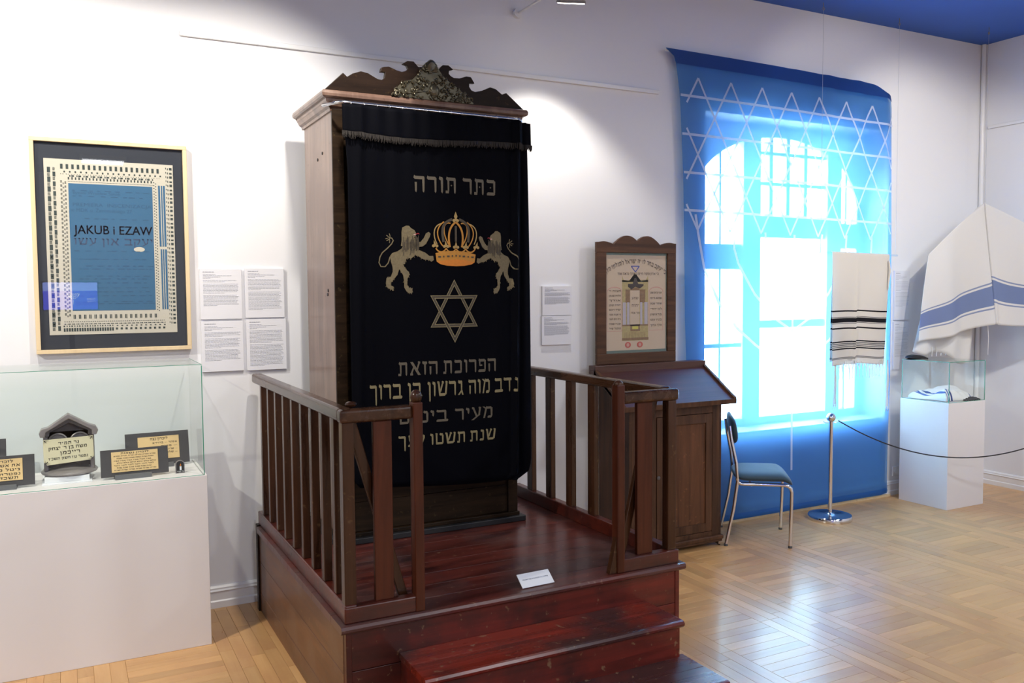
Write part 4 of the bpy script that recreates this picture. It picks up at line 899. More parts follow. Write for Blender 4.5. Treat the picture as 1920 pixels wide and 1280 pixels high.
info_panel(6.055, 6.24, 1.455, 1.86, 'upper white text panel on the wall right of the blue banner', (8, 12), 7)
info_panel(6.055, 6.24, 1.045, 1.44, 'lower white text panel on the wall right of the blue banner', (8, 12), 8)

# ================================================================== LONG DISPLAY CASE (left)
KX0, KX1, KY0, KY1, KZ, KT = -1.9, .588, 4.335, 4.80, .835, 1.365
dc = thing('glass_display_case', (-.6, 4.57, 0), 'long white display case with glass top holding memorial plaques, at far left', 'display case')
B(KX0, KX1, KY0, KY1, .0, KZ).build('plinth', 'board', dc, bevel=.002)
g = .006; GX0, GX1, GY0, GY1 = KX0 + .005, KX1 - .012, KY0 + .003, KY1 - .01
B(GX0, GX1, GY0, GY0 + g, KZ, KT).build('front_pane', 'glass', dc); B(GX0, GX1, GY1 - g, GY1, KZ, KT).build('rear_pane', 'glass', dc)
B(GX1 - g, GX1, GY0 + g, GY1 - g, KZ, KT).build('side_pane', 'glass', dc); B(GX0, GX0 + g, GY0 + g, GY1 - g, KZ, KT).build('side_pane', 'glass', dc)
B(GX0, GX1, GY0, GY1, KT, KT + g).build('top_pane', 'glass', dc)
e = .0022
for a in ((GX0, GX1, GY0 - .001, GY0 + g, KT + g - e, KT + g), (GX0, GX1, GY0 - .001, GY0 + .002, KZ, KZ + e), (GX1 - .003, GX1 + .001, GY0 - .001, GY0 + e, KZ, KT), (GX1 - .002, GX1 + .001, GY0, GY1, KT + g - e, KT + g)): B(*a).build('glass_edge', 'glass_edge', dc)
# plaques inside
def plaque(cx, cy, wd_, ht, iw, ih, lines, label, mt='parch', yaw=0, tilt=14, ink_m='ink', io=(0, 0), rest_w=.16, cat='plaque', seed=0):
    t = thing('memorial_plaque', (cx, cy, KZ), label, cat)
    T = Matrix.Translation((cx, cy, KZ + .012)) @ Matrix.Rotation(math.radians(yaw), 4, 'Z') @ Matrix.Rotation(math.radians(-tilt), 4, 'X')
    B(-wd_ / 2, wd_ / 2, 0, .005, 0, ht).xf(T).build('backing_board', 'charcoal', t, bevel=.001)
    B(-iw / 2 + io[0], iw / 2 + io[0], -.003, 0, (ht - ih) / 2 + io[1], (ht + ih) / 2 + io[1]).xf(T).build('inscribed_plate', mt, t, bevel=.0008)
    mb = MB()
    for (s, u0, u1, v, h) in lines: write(mb, s, -iw / 2 + io[0] + iw * u0, -iw / 2 + io[0] + iw * u1, (ht - ih) / 2 + io[1] + ih * (1 - v), h * ih, -.0038, off=.004, heavy=.03, mat=T)
    mb.build('inscription', ink_m, t, smooth=False)
    T2 = Matrix.Translation((cx, cy, KZ)) @ Matrix.Rotation(math.radians(yaw), 4, 'Z')
    r = MB(); r.box(-rest_w / 2 - .01, rest_w / 2 - .01, -.022, -.004, 0, .022); r.box(-rest_w / 2 - .01, rest_w / 2 - .01, -.004, .055, 0, .012); r.prism([(.008, .012), (.055, .012), (.025, ht * .6)], -rest_w / 2, -rest_w / 2 + .01, 'x'); r.xf(T2).build('stand', 'grey_plastic', t, bevel=.001)
    return t
small = lambda n_, v0, dv, seed: [(' '.join(random.Random(seed * 50 + k).choice(('ברוך', 'שנת', 'לזכר', 'נשמת', 'אביו', 'בן', 'משה', 'ומרת', 'שרה', 'עולם')) for _ in range(6)), .05 + .06 * (k % 2), .95 - .05 * (k % 3), v0 + k * dv, .052) for k in range(n_)]
plaque(.278, 4.442, .298, .128, .205, .096, [('לזכרון נשמות', .2, .8, .12, .075)] + small(7, .235, .115, 1), 'pale gold Hebrew plaque on charcoal board, in front at right inside the long case', 'parch', 1, 10, io=(0, .004))
plaque(.40, 4.66, .300, .165, .195, .115, [('לזכרון נצח', .3, .72, .16, .1), ('אסתר — ברוידא', .35, .95, .32, .07), ('— משה', .55, .95, .48, .07), ('— שרה — ברנר', .45, .95, .62, .07), ('— שלמה', .62, .95, .76, .07)], 'deep gold Hebrew plaque on charcoal board, behind the front right plaque', 'parch', 2, 12, io=(.005, .003))
plaque(-.285, 4.455, .286, .138, .19, .098, [('לזכרון', .45, .8, .17, .1), ('את אשתי', .4, .95, .36, .11), ('גיטל כהן', .35, .95, .56, .11), ('נפטרה ש', .35, .95, .75, .1), ('תשכד ה', .35, .9, .93, .11)], 'gold Hebrew plaque on charcoal board cut by the left photo edge', 'parch', -1, 10, io=(0, .006))
plaque(-.41, 4.68, .29, .185, .19, .12, [('לזכרון', .3, .7, .2, .1)], 'charcoal plaque board behind the leftmost plaque, mostly cut off', 'parch', -1, 10)
# pewter memorial lamp with its plate
rs = thing('display_riser', (-.005, 4.53, KZ), 'clear white acrylic riser block under the pewter memorial lamp', 'stand')
B(-.115, .092, 4.45, 4.68, KZ, KZ + .006).build('foot_plate', 'sheet', rs, bevel=.001); B(-.105, .082, 4.47, 4.66, KZ + .006, KZ + .03).build('block', 'sheet', rs, bevel=.002)
ml = thing('memorial_lamp', (0, 4.56, KZ + .03), 'grey pewter memorial lamp shaped like a gabled shrine with a Hebrew plate', 'lamp')
zb = KZ + .03; YL = 4.50
MB().lathe([(.075, 0), (.118, .004), (.122, .012), (.112, .022), (.085, .028), (.05, .036), (.03, .055), (.024, .075), (.03, .09)], (.0, YL + .075, zb), 36).build('base', 'pewter', ml)
B(-.06, .045, YL + .0, YL + .12, zb - .0, zb + .006).build('base_pad', 'pewter_dark', ml)
for x in (-.106, .088): B(x, x + .02, YL + .03, YL + .06, zb + .012, zb + .185).build('column', 'pewter', ml, bevel=.004)
B(-.09, .09, YL + .058, YL + .064, zb + .03, zb + .20).build('back_plate', 'pewter_dark', ml)
def gable(k, y0, y1, nm, mt):
    o_ = [(-.118 + k, 1.048), (-.122 + k, 1.066), (-.112 + k * .8, 1.086), (-.085 + k * .4, 1.092), (.0, 1.152 - k * 1.1), (.088 - k * .4, 1.096), (.116 - k * .8, 1.086), (.126 - k, 1.066), (.118 - k, 1.046)]
    i_ = [(.098 - k, 1.046), (.098 - k, 1.070 - k * .2), (.003, 1.128 - k * 1.2), (-.094 + k, 1.070 - k * .2), (-.098 + k, 1.046)]
    MB().prism(o_ + i_, y0, y1).build(nm, mt, ml, bevel=.003, smooth=False)
gable(0, YL + .015, YL + .07, 'gable', 'pewter'); gable(.016, YL + .025, YL + .075, 'gable_moulding', 'pewter_dark')
MB().prism([(-.09, 1.03), (-.09, 1.072), (0, 1.125), (.09, 1.072), (.09, 1.03)], YL + .058, YL + .066).build('gable_back', 'pewter_dark', ml)
for x in (-.045, .047):
    MB().tube([(x + .038 * math.cos(a), YL + .045, 1.02 + .036 * math.sin(a)) for a in [math.pi * k / 14 for k in range(15)]], .005, 8).build('arch_moulding', 'pewter', ml)
    MB().prism([(x + .034 * math.cos(a), 1.02 + .032 * math.sin(a)) for a in [math.pi * k / 14 for k in range(15)]], YL + .05, YL + .058).build('arch_panel', 'pewter', ml)
pc = [(-.106, .935), (-.092, .918), (.088, .930), (.104, .944), (.103, 1.030), (.102, 1.043), (-.104, 1.037), (-.106, 1.03)]
MB().prism(pc, YL + .004, YL + .008).build('name_plate', 'parch_pale', ml, bevel=.0006, smooth=False)
mb = MB(); sh = Matrix(((1, 0, 0, 0), (0, 1, 0, 0), (.04, 0, 1, 0), (0, 0, 0, 1)))
for s, a, b, z, h in (('נר תמיד', -.045, .042, 1.012, .0125), ('משה בן ר׳ יצחק', -.085, .075, .990, .0135), ('רייכמן', -.038, .045, .966, .0145), ('נפטר ט׳ו חשון תשכ׳ז', -.086, .078, .944, .0105)): write(mb, s, a, b, z, h, YL + .003, off=.006, heavy=.04, mat=sh)
mb.build('inscription', 'ink', ml, smooth=False)
mb = MB()
for x, z, sx, sz in ((-.103, 1.034, 1, -1), (.10, 1.040, -1, -1), (-.10, .925, 1, 1), (.10, .935, -1, 1)):
    mb.prism([(x, z), (x + sx * .022, z), (x, z + sz * .003)], YL + .0028, YL + .0036); mb.prism([(x, z), (x + sx * .003, z), (x, z + sz * .018)], YL + .0028, YL + .0036); mb.prism([(x, z), (x + sx * .012, z + sz * .009), (x + sx * .009, z + sz * .011)], YL + .0028, YL + .0036)
mb.build('corner_ornament', 'ink', ml, smooth=False)
# small arched candle token
tk = thing('candle_token', (.478, 4.44, KZ), 'tiny arched black token with a painted candle, at right end inside the long case', 'ornament')
def archp(w_, h_): return [(-w_, 0), (w_, 0)] + [(w_ * math.cos(a), h_ - w_ + w_ * math.sin(a)) for a in [math.pi * k / 12 for k in range(13)]]
T = Matrix.Translation((.478, 4.44, KZ)) @ Matrix.Rotation(math.radians(-6), 4, 'X')
MB().prism(archp(.021, .064), 0, .012).xf(T).build('rim', 'pewter', tk, bevel=.001, smooth=False)
MB().prism([(a * .82, .004 + b * .88) for a, b in archp(.021, .064)], -.001, .002).xf(T).build('face', 'black', tk, smooth=False)
B(-.002, .006, -.002, 0, .016, .034).xf(T).build('candle', 'sheet', tk); MB().prism([(-.002, .036), (.005, .036), (.003, .048)], -.002, 0).xf(T).build('flame', 'flame', tk)
write(MB(), 'נר תמיד', -.015, .015, .006, .006, -.0022, mat=T).build('lettering', 'sheet', tk, smooth=False)

# ================================================================== BLUE BANNER
bn = thing('blue_banner', (4.95, 4.79, .03), 'large blue banner with white star lattice, hanging over the daylit window', 'banner')
BL = [(3.355, 3.681), (3.331, 3.744), (3.255, 3.771), (3.043, 3.804), (2.499, 3.834), (1.948, 3.846), (1.502, 3.853), (.9, 3.88), (.04, 3.92)]
def lerp_tab(T_, z):
    if z >= T_[0][0]: return T_[0][1]
    for (a, x), (b, y) in zip(T_, T_[1:]):
        if b <= z <= a: return x + (y - x) * (a - z) / (a - b)
    return T_[-1][1]
BR_ = [(3.30, 5.79), (3.292, 5.86), (3.275, 5.91), (3.25, 5.945), (3.22, 5.963), (3.168, 5.975), (2.5, 5.99), (2.105, 6.0), (1.0, 6.014), (.5, 5.995), (.03, 5.985)]
def btop(u): return 3.355 - .03 * u - (.0 if u < .93 else .022 * ((u - .93) / .07) ** 2)
def by(x, z):
    y = 4.79 - .008 * math.sin((x - 3.8) * 2.2)
    fold = .008 * max(0, min(1, (z - 1.9) / 1.3))
    y += fold * (math.sin(x * 21 + .5 * z) * .6 + math.sin(x * 37) * .4) * max(0, min(1, (x - 4.5) / .8))
    if x > 5.88: y += (x - 5.88) * .25
    if z < .14: y -= .010 * math.exp(-((z - .09) / .03) ** 2)
    return min(y, 4.835)
def bpt(u, v, z0=.03):
    zt = btop(u); z = zt + (z0 - zt) * v; xa, xb = lerp_tab(BL, z), lerp_tab(BR_, z); x = xa + (xb - xa) * u
    return (x, by(x, z), z)
MB().grid(bpt, 90, 70).build('fabric', 'banner', bn)
MB().grid(lambda u, v: (lambda p: (p[0], p[1] - .006, p[2]))(bpt(u, v * 2 / 70)), 90, 2).build('top_hem', 'banner_hem', bn)
MB().grid(lambda u, v: (lambda x: (x, by(x, .06) - .004 - .006 * math.sin(v * math.pi), .03 + .045 * v))(3.92 + 2.06 * u), 60, 5).build('bottom_hem', 'banner', bn)
ln = MB()
def bl(pts, w_):
    P = []
    for (a, b), (c, d) in zip(pts, pts[1:]):
        k = max(1, int(math.hypot(c - a, d - b) / .02))
        P += [(a + (c - a) * i / k, b + (d - b) * i / k) for i in range(k)]
    P.append(pts[-1]); mb = ribbon(P, w_); ln.add([(p[0], by(p[0], p[2]) - .0035, p[2]) for p in mb.v], mb.f)
ZH = [3.047, 2.785, 2.522, 2.262]; dz = .262; a_ = .2925; X0 = 3.958; ZA = 3.180
def cx_(x): return max(3.845 if True else 0, min(5.985, x))
for z in ZH: bl([(lerp_tab(BL, z) + .004, z + .005), (5.985, z - .025)], .017)
def zt_(x): return -.016 * (x - 3.9)   # slight fall to the right
zend = 2.262
for k in range(-4, 12):
    for s in (1, -1):
        xa0 = X0 + k * a_; za = ZA; xb0 = xa0 + s * (a_ / 2) * (ZA - 2.13) / dz; zb0 = 2.13
        pts = [(xa0, za), (xb0, zb0)]; lo, hi = 3.86, 5.975
        # clip in x
        (p, q_), (r, t_) = pts
        def cut(xc): return q_ + (t_ - q_) * (xc - p) / (r - p)
        if max(p, r) < lo or min(p, r) > hi: continue
        if p < lo: p2, q2 = lo, cut(lo)
        elif p > hi: p2, q2 = hi, cut(hi)
        else: p2, q2 = p, q_
        if r < lo: r2, t2 = lo, cut(lo)
        elif r > hi: r2, t2 = hi, cut(hi)
        else: r2, t2 = r, t_
        bl([(p2, q2 + zt_(p2)), (r2, t2 + zt_(r2))], .015)
bl([(3.94, 2.24), (3.965, 2.10), (4.017, 1.867), (4.15, 1.62), (4.321, 1.434), (4.49, 1.312), (4.70, 1.18), (4.86, 1.07)], .020)
bl([(4.285, 2.13), (4.29, 2.007), (4.33, 1.90), (4.388, 1.816), (4.486, 1.68), (4.682, 1.50), (4.866, 1.40)], .020)
bl([(4.585, 2.13), (4.60, 1.95), (4.70, 1.80), (4.866, 1.66)], .018)
bl([(4.878, 2.12), (4.866, 1.6), (4.868, .9), (4.872, .34)], .020)
bl([(5.172, 2.13), (5.14, 1.95), (5.03, 1.80), (4.868, 1.66)], .018)
bl([(5.44, 2.13), (5.43, 2.0), (5.35, 1.83), (5.25, 1.68), (5.06, 1.50), (4.87, 1.40)], .020)
bl([(5.726, 2.13), (5.72, 1.95), (5.60, 1.62), (5.42, 1.43), (5.25, 1.312), (5.04, 1.18), (4.87, 1.07)], .020)
ln.build('printed_lattice', 'banner_line', bn)
MB().tube([(3.69, 4.803, 3.345), (4.8, 4.803, 3.331), (5.70, 4.803, 3.300)], .006, 8).build('top_bar', 'white_paint', bn)

# ================================================================== HANGING TALLIT 1 (black stripes)
def hook_wire(x, y, zb_, label, group):
    t = thing('hanging_wire', (x, y, zb_), label, 'wire', group)
    MB().tube([(x, y, zb_), (x, y, ZC - .055)], .0012, 6).build('wire', 'wire', t)
    MB().tube([(x + .008 * math.sin(a), y, ZC - .045 + .01 * math.cos(a)) for a in [k * math.pi / 6 for k in range(13)]] + [(x, y, ZC)], .0022, 6).build('ceiling_hook', 'brass', t)
hook_wire(5.02, 4.66, 1.985, 'thin wire from ceiling hook to left end of the clear bar over the striped shawl', None)
hook_wire(5.84, 4.66, 1.975, 'thin wire from ceiling hook to right end of the clear bar over the striped shawl', None)
MB().tube([(5.00, 4.66, 1.985), (5.86, 4.66, 1.973)], .008, 10).build('hanging_bar', 'acrylic', label='clear acrylic bar holding the black-striped prayer shawl', cat='bar')
BLK = (.012, .012, .018); GRY = (.16, .16, .17)
ST1 = [(.456, .467, BLK), (.506, .511, GRY), (.515, .548, BLK), (.552, .557, GRY), (.587, .598, BLK), (.690, .700, BLK), (.706, .713, GRY), (.718, .725, GRY), (.731, .738, GRY), (.744, .754, BLK), (.812, .818, GRY), (.821, .826, GRY)]
M['tallit'] = stripe_mat('cream_wool_black_stripes', (.80, .77, .72), ST1, 1)
t1 = thing('prayer_shawl', (5.44, 4.66, 1.1), 'cream prayer shawl with black stripes, folded over the clear bar before the banner', 'shawl')
def t1pt(sgn, ln_, dx=0, w0=.60, zr=1.985):
    def f_(u, v):
        s = v * ln_; x0_ = 5.131 + dx - .004 * v; x = x0_ + (w0 + .028 - .03 * v) * u
        if s < .03: a = s / .03 * math.pi / 2; y = -sgn * .011 * math.sin(a); z = zr - .011 + .011 * math.cos(a) + .009
        else: y = -sgn * .012; z = zr - .004 - (s - .03)
        y += (-sgn) * (.007 + .007 * v) * math.sin(u * 9 + v * 1.5) * min(1, v * 3) - (.012 * math.exp(-((u - .45) / .03) ** 2) * min(1, v * 2) if sgn > 0 else 0)
        z += (-.012 * (u < .45) * v + .010 * math.sin(u * 5) * v) - .012 * u
        return (x, 4.66 + y, z)
    return f_
mbt = MB(); mbt.grid(t1pt(1, .87), 64, 90, lambda u, v: v * .87); mbt.grid(t1pt(-1, .84, .03, .565), 50, 40, lambda u, v: v * .84)
mbt.build('cloth', 'tallit', t1, solid=.0015)
tz = MB(); rn = random.Random(9)
for k in range(15):
    x = 5.17 + k * .037; z = 1.115 + rn.uniform(-.01, .01); tz.tube([(x - .010, 4.645, z + .04), (x, 4.64, z - .01), (x + .002, 4.64, z - .03)], .0028, 5); tz.tube([(x + .014, 4.645, z + .04), (x + .001, 4.64, z - .01), (x + .003, 4.64, z - .085)], [.0028, .003, .002], 5)
tz.build('fringe', 'tallit', t1, kind='stuff')
for x, zb_ in ((5.165, .80), (5.745, .745)):
    mb = MB()
    for k in range(5): o_ = (k - 2) * .005; mb.tube([(x + o_ * .3, 4.64, 1.15), (x + o_, 4.635, 1.0), (x + o_ * 1.2 + .003 * math.sin(k), 4.64, .9), (x + o_ * 1.5, 4.64, zb_ + .02 * (k % 3))], .0022, 5)
    mb.build('corner_tassel', 'tallit', t1)
mb = MB(); mb.tube([(5.735, 4.635, 1.93), (5.74, 4.630, 1.85), (5.732, 4.632, 1.78), (5.728, 4.635, 1.70)], [.006, .010, .008, .003], 7); mb.build('corner_tassel', 'tallit', t1)

# ================================================================== HANGING TALLIT 2 (blue band)
BLU = (.24, .31, .52); BL2 = (.32, .38, .56)
M['tallit2'] = stripe_mat('white_cloth_blue_band', (.86, .85, .83), [(.655, .668, BL2), (.685, .845, BLU), (.862, .875, BL2)], 1, trans=.3)
hook_wire(6.70, 4.50, 2.41, 'thin wire from ceiling hook to the peak of the blue-banded shawl', None)
t2 = thing('prayer_shawl', (6.65, 4.42, 1.45), 'white prayer shawl with a broad blue band, hung by its peak at far right', 'shawl')
AP = Vector((6.69, 4.50, 2.405))
def t2pt(side):
    # top edge runs from the peak down to the shoulder, hem below it
    SH = Vector((6.10, 4.56, 1.98)) if side < 0 else Vector((7.02, 4.02, 2.02)); HM0 = Vector((6.66, 4.44, 1.42)); HM1 = Vector((6.00, 4.56, 1.29)) if side < 0 else Vector((7.08, 3.95, 1.42))
    def f_(u, v):
        topp = AP.lerp(SH, u); topp.z -= .04 * math.sin(u * math.pi) * (-.4)
        bot = HM0.lerp(HM1, u) + Vector((0, 0, -.02 * math.sin(u * math.pi)))
        p = topp.lerp(bot, v); n_ = Vector((.1, -1, 0))
        p += n_ * (.030 * math.sin(u * 11 + v * 1.5) * (v ** .7) * (1 - .3 * u) + .05 * math.exp(-(u / .08) ** 2) * v)
        return p
    return f_
mb = MB(); mb.grid(t2pt(-1), 50, 50, lambda u, v: v); mb.grid(t2pt(1), 50, 50, lambda u, v: v + .05); mb.build('cloth', 'tallit2', t2, solid=.0015)
mb = MB(); mb.grid(lambda u, v: (AP.lerp(Vector((6.30, 4.62, 2.05)), u).lerp(Vector((6.62, 4.55, 1.10)).lerp(Vector((6.02, 4.62, 1.22)), u), v) + Vector((0, .02 * math.sin(u * 13), -.03 * math.sin(u * 9) * v))), 30, 30, lambda u, v: v * .6)
mb.build('rear_layer', 'tallit2', t2, solid=.0015)
mb = MB()
for k in range(10): x = 6.10 + k * .055; mb.tube([(x, 4.60, 1.245), (x + .003, 4.595, 1.21), (x, 4.595, 1.165)], [.003, .002, .003], 5)
mb.tube([(6.66, 4.43, 1.45), (6.665, 4.42, 1.3), (6.66, 4.42, 1.17)], [.004, .003, .002], 5); mb.tube([(7.0, 3.98, 1.45), (7.005, 3.97, 1.25), (7.0, 3.97, 1.0)], [.004, .003, .002], 5)
mb.build('fringe', 'tallit2', t2, kind='stuff')
MB().tube([(6.36, 4.57, 2.13), (6.69, 4.51, 2.395), (6.9, 4.22, 2.18)], .006, 8).build('hanger', 'white_paint', t2)

# ================================================================== SQUARE PEDESTAL CASE
pd = thing('glass_pedestal_case', (6.21, 4.49, 0), 'square white pedestal with a low glass box, below the blue-banded shawl', 'display case')
QX0, QX1, QY0, QY1 = 5.99, 6.432, 4.28, 4.71
B(QX0, QX1, QY0, QY1, .0, .83).build('plinth', 'board', pd, bevel=.002)
GX0, GX1, GY0, GY1, KZ2, KT2 = QX0 + .006, QX1 - .004, QY0 + .004, QY1 - .006, .83, 1.14
for nm, a in (('front_pane', (GX0, GX1, GY0, GY0 + .005, KZ2, KT2)), ('rear_pane', (GX0, GX1, GY1 - .005, GY1, KZ2, KT2)), ('side_pane', (GX0, GX0 + .005, GY0 + .005, GY1 - .005, KZ2, KT2)), ('side_pane', (GX1 - .005, GX1, GY0 + .005, GY1 - .005, KZ2, KT2)), ('top_pane', (GX0, GX1, GY0, GY1, KT2, KT2 + .005))): B(*a).build(nm, 'glass', pd)
e = .003
for a in ((GX0, GX1, GY0 - .001, GY0 + e, KT2 + .002, KT2 + .006), (GX0 - .001, GX0 + e, GY0, GY1, KT2 + .002, KT2 + .006), (GX0, GX1, GY0 - .001, GY0 + e, KZ2, KZ2 + e), (GX0 - .001, GX0 + e, GY0, GY1, KZ2, KZ2 + e), (GX0 - .001, GX0 + e, GY0 - .001, GY0 + e, KZ2, KT2), (GX1 - e, GX1 + .001, GY0 - .001, GY0 + e, KZ2, KT2), (GX0 - .001, GX0 + e, GY1 - e, GY1, KZ2, KT2)): B(*a).build('glass_edge', 'glass_edge', pd)
M['tallit3'] = stripe_mat('folded_cloth_blue_stripes', (.76, .75, .74), [(.08, .11, (.05, .10, .35)), (.15, .18, (.05, .10, .35)), (.22, .27, (.03, .06, .22)), (.80, .84, (.08, .12, .3))], 1, trans=0)
rn = random.Random(4)
def fold(u, v):
    x = 6.03 + .36 * u + .02 * math.sin(v * 5); y = 4.33 + .33 * v + .015 * math.sin(u * 7)
    e_ = min(u, 1 - u, v, 1 - v); z = .834 + .085 * min(1, e_ * 7) ** .6 * (.75 + .35 * math.sin(u * 4 + 1) * math.cos(v * 5)) + .006 * math.sin(u * 30 + v * 14) * min(1, e_ * 8)
    return (x, y, max(.833, z))
ft = thing('folded_prayer_shawl', (6.21, 4.49, .831), 'crumpled white shawl with blue stripes, folded inside the square glass box', 'shawl')
MB().grid(fold, 50, 40, lambda u, v: u * .7 + .3 * (1 - v) * u).build('cloth', 'tallit3', ft, solid=.002)
MB().grid(lambda u, v: (6.22 + .19 * u, 4.30 + .06 * v, .833 + .022 * math.sin(math.pi * u) ** .5 * math.sin(math.pi * v) ** .5 + .003 * math.sin(u * 40)), 24, 8, lambda u, v: .25).build('knotted_fringe', 'charcoal', ft, solid=.002)
kp = thing('flat_black_cap', (6.03, 4.63, 1.146), 'small flat black cap lying on top of the square glass box', 'cap')
MB().grid(lambda u, v: ((lambda r_, a: (6.06 + .105 * r_ * math.cos(a), 4.62 + .06 * r_ * math.sin(a), 1.149 + .018 * (1 - r_ ** 3) + .012 * math.cos(a) * r_ * -1 + .012))(v, 2 * math.pi * u)), 28, 8).build('crown', 'kippah', kp, solid=.003)
MB().tube([(6.06 + .105 * math.cos(a), 4.62 + .06 * math.sin(a), 1.1565 - .008 * math.cos(a)) for a in [2 * math.pi * k / 28 for k in range(29)]], .006, 6, cap=False).build('rim', 'kippah', kp)
MB().prism([(5.97, 1.1455), (6.10, 1.1455), (6.03, 1.158)], 4.60, 4.66).build('underside', 'kippah', kp)

# power socket
so = thing('wall_socket', (6.125, YW, .1), 'small white wall socket beside the banner foot', 'socket')
B(6.08, 6.16, YW - .012, YW, .155, .235).build('face_plate', 'white_paint', so, bevel=.004)
MB().lathe([(.022, 0), (.022, .003)], (0, 0, 0), 20, Matrix.Translation((6.12, YW - .012, .195)) @ Matrix.Rotation(math.pi / 2, 4, 'X')).build('insert', 'sheet', so)

# ================================================================== CHAIR
ch = thing('chrome_chair', (4.195, 4.445, 0), 'chrome chair with grey-blue padded seat, between the lectern and the rope post', 'chair')
TC = Matrix.Translation((4.195, 4.445, 0)) @ Matrix.Rotation(math.radians(-37), 4, 'Z')
for s in (-1, 1):
    y = s * .215
    MB().tube([(-.215, y * 1.08, .008), (-.165, y, .25), (-.140, y, .44), (-.150, y, .56), (-.178, y * .92, .70), (-.190, y * .86, .80)], .0115, 10).xf(TC).build('rear_leg', 'chrome', ch)
    pth = [(-.145, y, .455), (-.140, y, .432), (-.12, y, .418)] + [(-.10 + .26 * k / 4, y, .417) for k in range(5)] + [(.185, y, .411), (.203, y, .395), (.208, y, .37), (.206, y * 1.02, .25), (.200, y * 1.06, .008)]
    MB().tube(pth, .0115, 10).xf(TC).build('front_leg', 'chrome', ch)
    for x in (-.215, .20): MB().lathe([(.0135, 0), (.0135, .012), (.011, .016)], (x, y * (1.08 if x < 0 else 1.06), 0), 12).xf(TC).build('foot_cap', 'charcoal', ch)
MB().tube([(-.05, -.215, .410), (-.05, .215, .410)], .008, 8).xf(TC).build('cross_bar', 'chrome', ch)
def seat(u, v):
    a = 2 * math.pi * u; c, s = math.cos(a), math.sin(a); sx = abs(c) ** .45 * (1 if c > 0 else -1); sy = abs(s) ** .45 * (1 if s > 0 else -1)
    ph = math.pi * v; r_ = math.sin(ph) ** .35 if 0 < v < 1 else 0
    x = .035 + .195 * sx * r_; y = .222 * sy * r_; z = .458 + .032 * math.cos(ph)
    if x > .14: z -= (x - .14) ** 2 * 7
    return (x, y, z)
MB().grid(seat, 40, 18).xf(TC).build('seat', 'chair_fabric', ch)
def backp(u, v):
    a = 2 * math.pi * u; c, s = math.cos(a), math.sin(a); sy = abs(c) ** .7 * (1 if c > 0 else -1); sz = abs(s) ** .7 * (1 if s > 0 else -1)
    ph = math.pi * v; r_ = math.sin(ph) ** .4 if 0 < v < 1 else 0
    y = .205 * sy * r_; z = .765 + .098 * sz * r_; x = -.168 + .020 * math.cos(ph) - .9 * y * y * -.5 - .12 * (z - .765)
    return (x, y, z)
MB().grid(backp, 36, 14).xf(TC).build('backrest', 'chair_fabric', ch)

# ================================================================== ROPE POSTS AND CORD
def stanchion(x, y, label):
    t = thing('rope_post', (x, y, 0), label, 'post', None)
    MB().lathe([(.158, 0), (.160, .004), (.160, .028), (.154, .036), (.04, .040), (.03, .048), (.0165, .052)], (x, y, 0), 48).build('base', 'chrome', t)
    MB().lathe([(.0155, .04), (.0155, .735)], (x, y, 0), 24).build('pole', 'chrome', t)
    MB().ball((x, y, .762), .034, 24).build('ball_top', 'chrome', t)
    for s in (-1, 1): MB().tube([(x, y, .722), (x + s * .04, y - s * .015, .722), (x + s * .052, y - s * .02, .728), (x + s * .056, y - s * .021, .742)], .0025, 8).build('hook', 'chrome', t)
    return t
P1 = (5.02, 4.54); P2 = (7.0, 3.72)
stanchion(*P1, 'chrome rope post with round base, standing before the blue banner'); stanchion(*P2, 'second chrome rope post, just beyond the right photo edge')
a, b = Vector((P1[0] + .056, P1[1] - .021, .735)), Vector((P2[0] - .056, P2[1] + .02, .735)); path = []
for i in range(49):
    u = i / 48; p = a.lerp(b, u); p.z -= .30 * (1 - (2 * u - 1) ** 2); path.append(p)
rp = MB().tube(path, .0045, 8); rp.build('barrier_rope', 'rope', label='thin black cord sagging from the rope post across the white pedestal', cat='rope')

# ================================================================== LAMPS
def flood(k, p, t, label, wallarm=True):
    p = Vector(p); d = (Vector(t) - p).normalized(); q = d.to_track_quat('-Z', 'Y').to_matrix().to_4x4()
    # the housing points where the beam goes
    T = Matrix.Translation(p) @ q
    o = thing('wall_arm_floodlight', p, label, 'lamp')
    hb = MB(); hb.box(-.075, .075, -.055, .055, .004, .012); hb.prism([(-.075, .012), (.075, .012), (.055, .05), (-.055, .05)], -.05, .05); hb.xf(T).build('housing', 'lamp_body', o, bevel=.003)
    B(-.068, .068, -.048, .048, .0, .0045).xf(T).build('lit_face', 'lamp_face', o)
    up = p - d * .05; az = max(up.z + .05, 3.42)
    if not wallarm:
        MB().tube([up, (up.x, up.y, ZC)], .007, 8).build('rod', 'white_paint', o); return
    MB().tube([up, (p.x - .02, p.y, az), (p.x - .03, p.y + .02, az + .012), (p.x - .03, YW - .03, az + .012)], .007, 8).build('arm', 'white_paint', o)
    MB().lathe([(.03, 0), (.03, .03)], (0, 0, 0), 16, Matrix.Translation((p.x - .03, YW, az + .012)) @ Matrix.Rotation(math.pi / 2, 4, 'X')).build('wall_plate', 'white_paint', o)
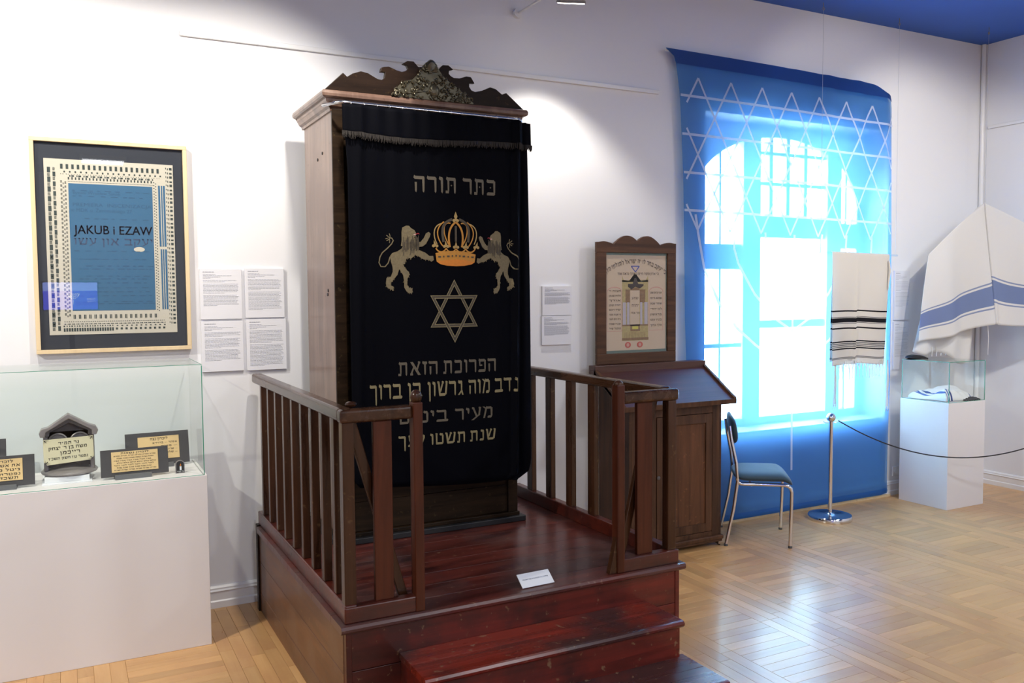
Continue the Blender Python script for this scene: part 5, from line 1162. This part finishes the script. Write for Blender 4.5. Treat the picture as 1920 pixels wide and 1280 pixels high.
LL = ['wall arm floodlight at the top edge, above the gap between ark and lectern', 'wall arm floodlight above the ark, out of view', 'wall arm floodlight above the framed poster, out of view', 'ceiling-hung floodlight aimed at the far corner, out of view', 'ceiling-hung floodlight aimed at the banner, out of view', 'ceiling-hung floodlight far left of the long glass case, out of view']
for k, (p, t, e, a) in enumerate(LAMPS): flood(k, p, t, LL[k], k < 3)
for k, (x, y) in enumerate(FILL):  # housings for the added fill lights
    o = thing('added_fill_panel', (x, y, 3.75), 'flat white ceiling panel added for room fill, out of view', 'lamp', 'added fill panels')
    B(x - .32, x + .32, y - .22, y + .22, 3.75, ZC).build('housing', 'white_paint', o, bevel=.003)
    B(x - .29, x + .29, y - .19, y + .19, 3.742, 3.75).build('diffuser', 'panel_face', o)

# screen behind the photographer, seen mirrored in the poster glass
tv = thing('information_screen', (.06, -2.5, 0), 'blue lit information screen on a stand, mirrored in the poster glass', 'screen')
B(-.24, .40, -2.55, -2.515, 1.52, 1.89).build('casing', 'black', tv, bevel=.004)
def sc_(x0_, x1_, z0_, z1_, mt, k): B(x0_, x1_, -2.515 + k * .001, -2.514 + k * .001, z0_, z1_).build('screen_image', mt, tv)
sc_(-.225, .385, 1.535, 1.875, 'screen', 0); sc_(-.225, .385, 1.77, 1.875, 'screen_pale', 1)
mb = MB()
for r_ in (.025, .045, .065): ribbon([(.11 + r_ * math.cos(a), 1.74 + r_ * math.sin(a)) for a in [math.pi + math.pi * k / 14 for k in range(15)]], .007, mb)
mb.box(.107, .113, 0, .001, 1.60, 1.74); mb.xf(Matrix.Translation((0, -2.511, 0))).build('menorah_image', 'screen_white', tv, smooth=False)
mb = MB(); TT = Matrix.Translation((.31, -2.510, 0)) @ Matrix.Rotation(math.pi, 4, 'Z')
write(mb, 'Początki', -.045, .045, 1.66, .018, 0, rtl=False, mat=TT); write(mb, 'cmentarza', -.045, .045, 1.63, .018, 0, rtl=False, mat=TT); mb.build('screen_text', 'screen_white', tv, smooth=False)
B(.05, .11, -2.58, -2.55, .02, 1.7).build('stand_pole', 'black', tv); B(-.2, .36, -2.75, -2.35, 0, .02).build('stand_base', 'black', tv, bevel=.003)
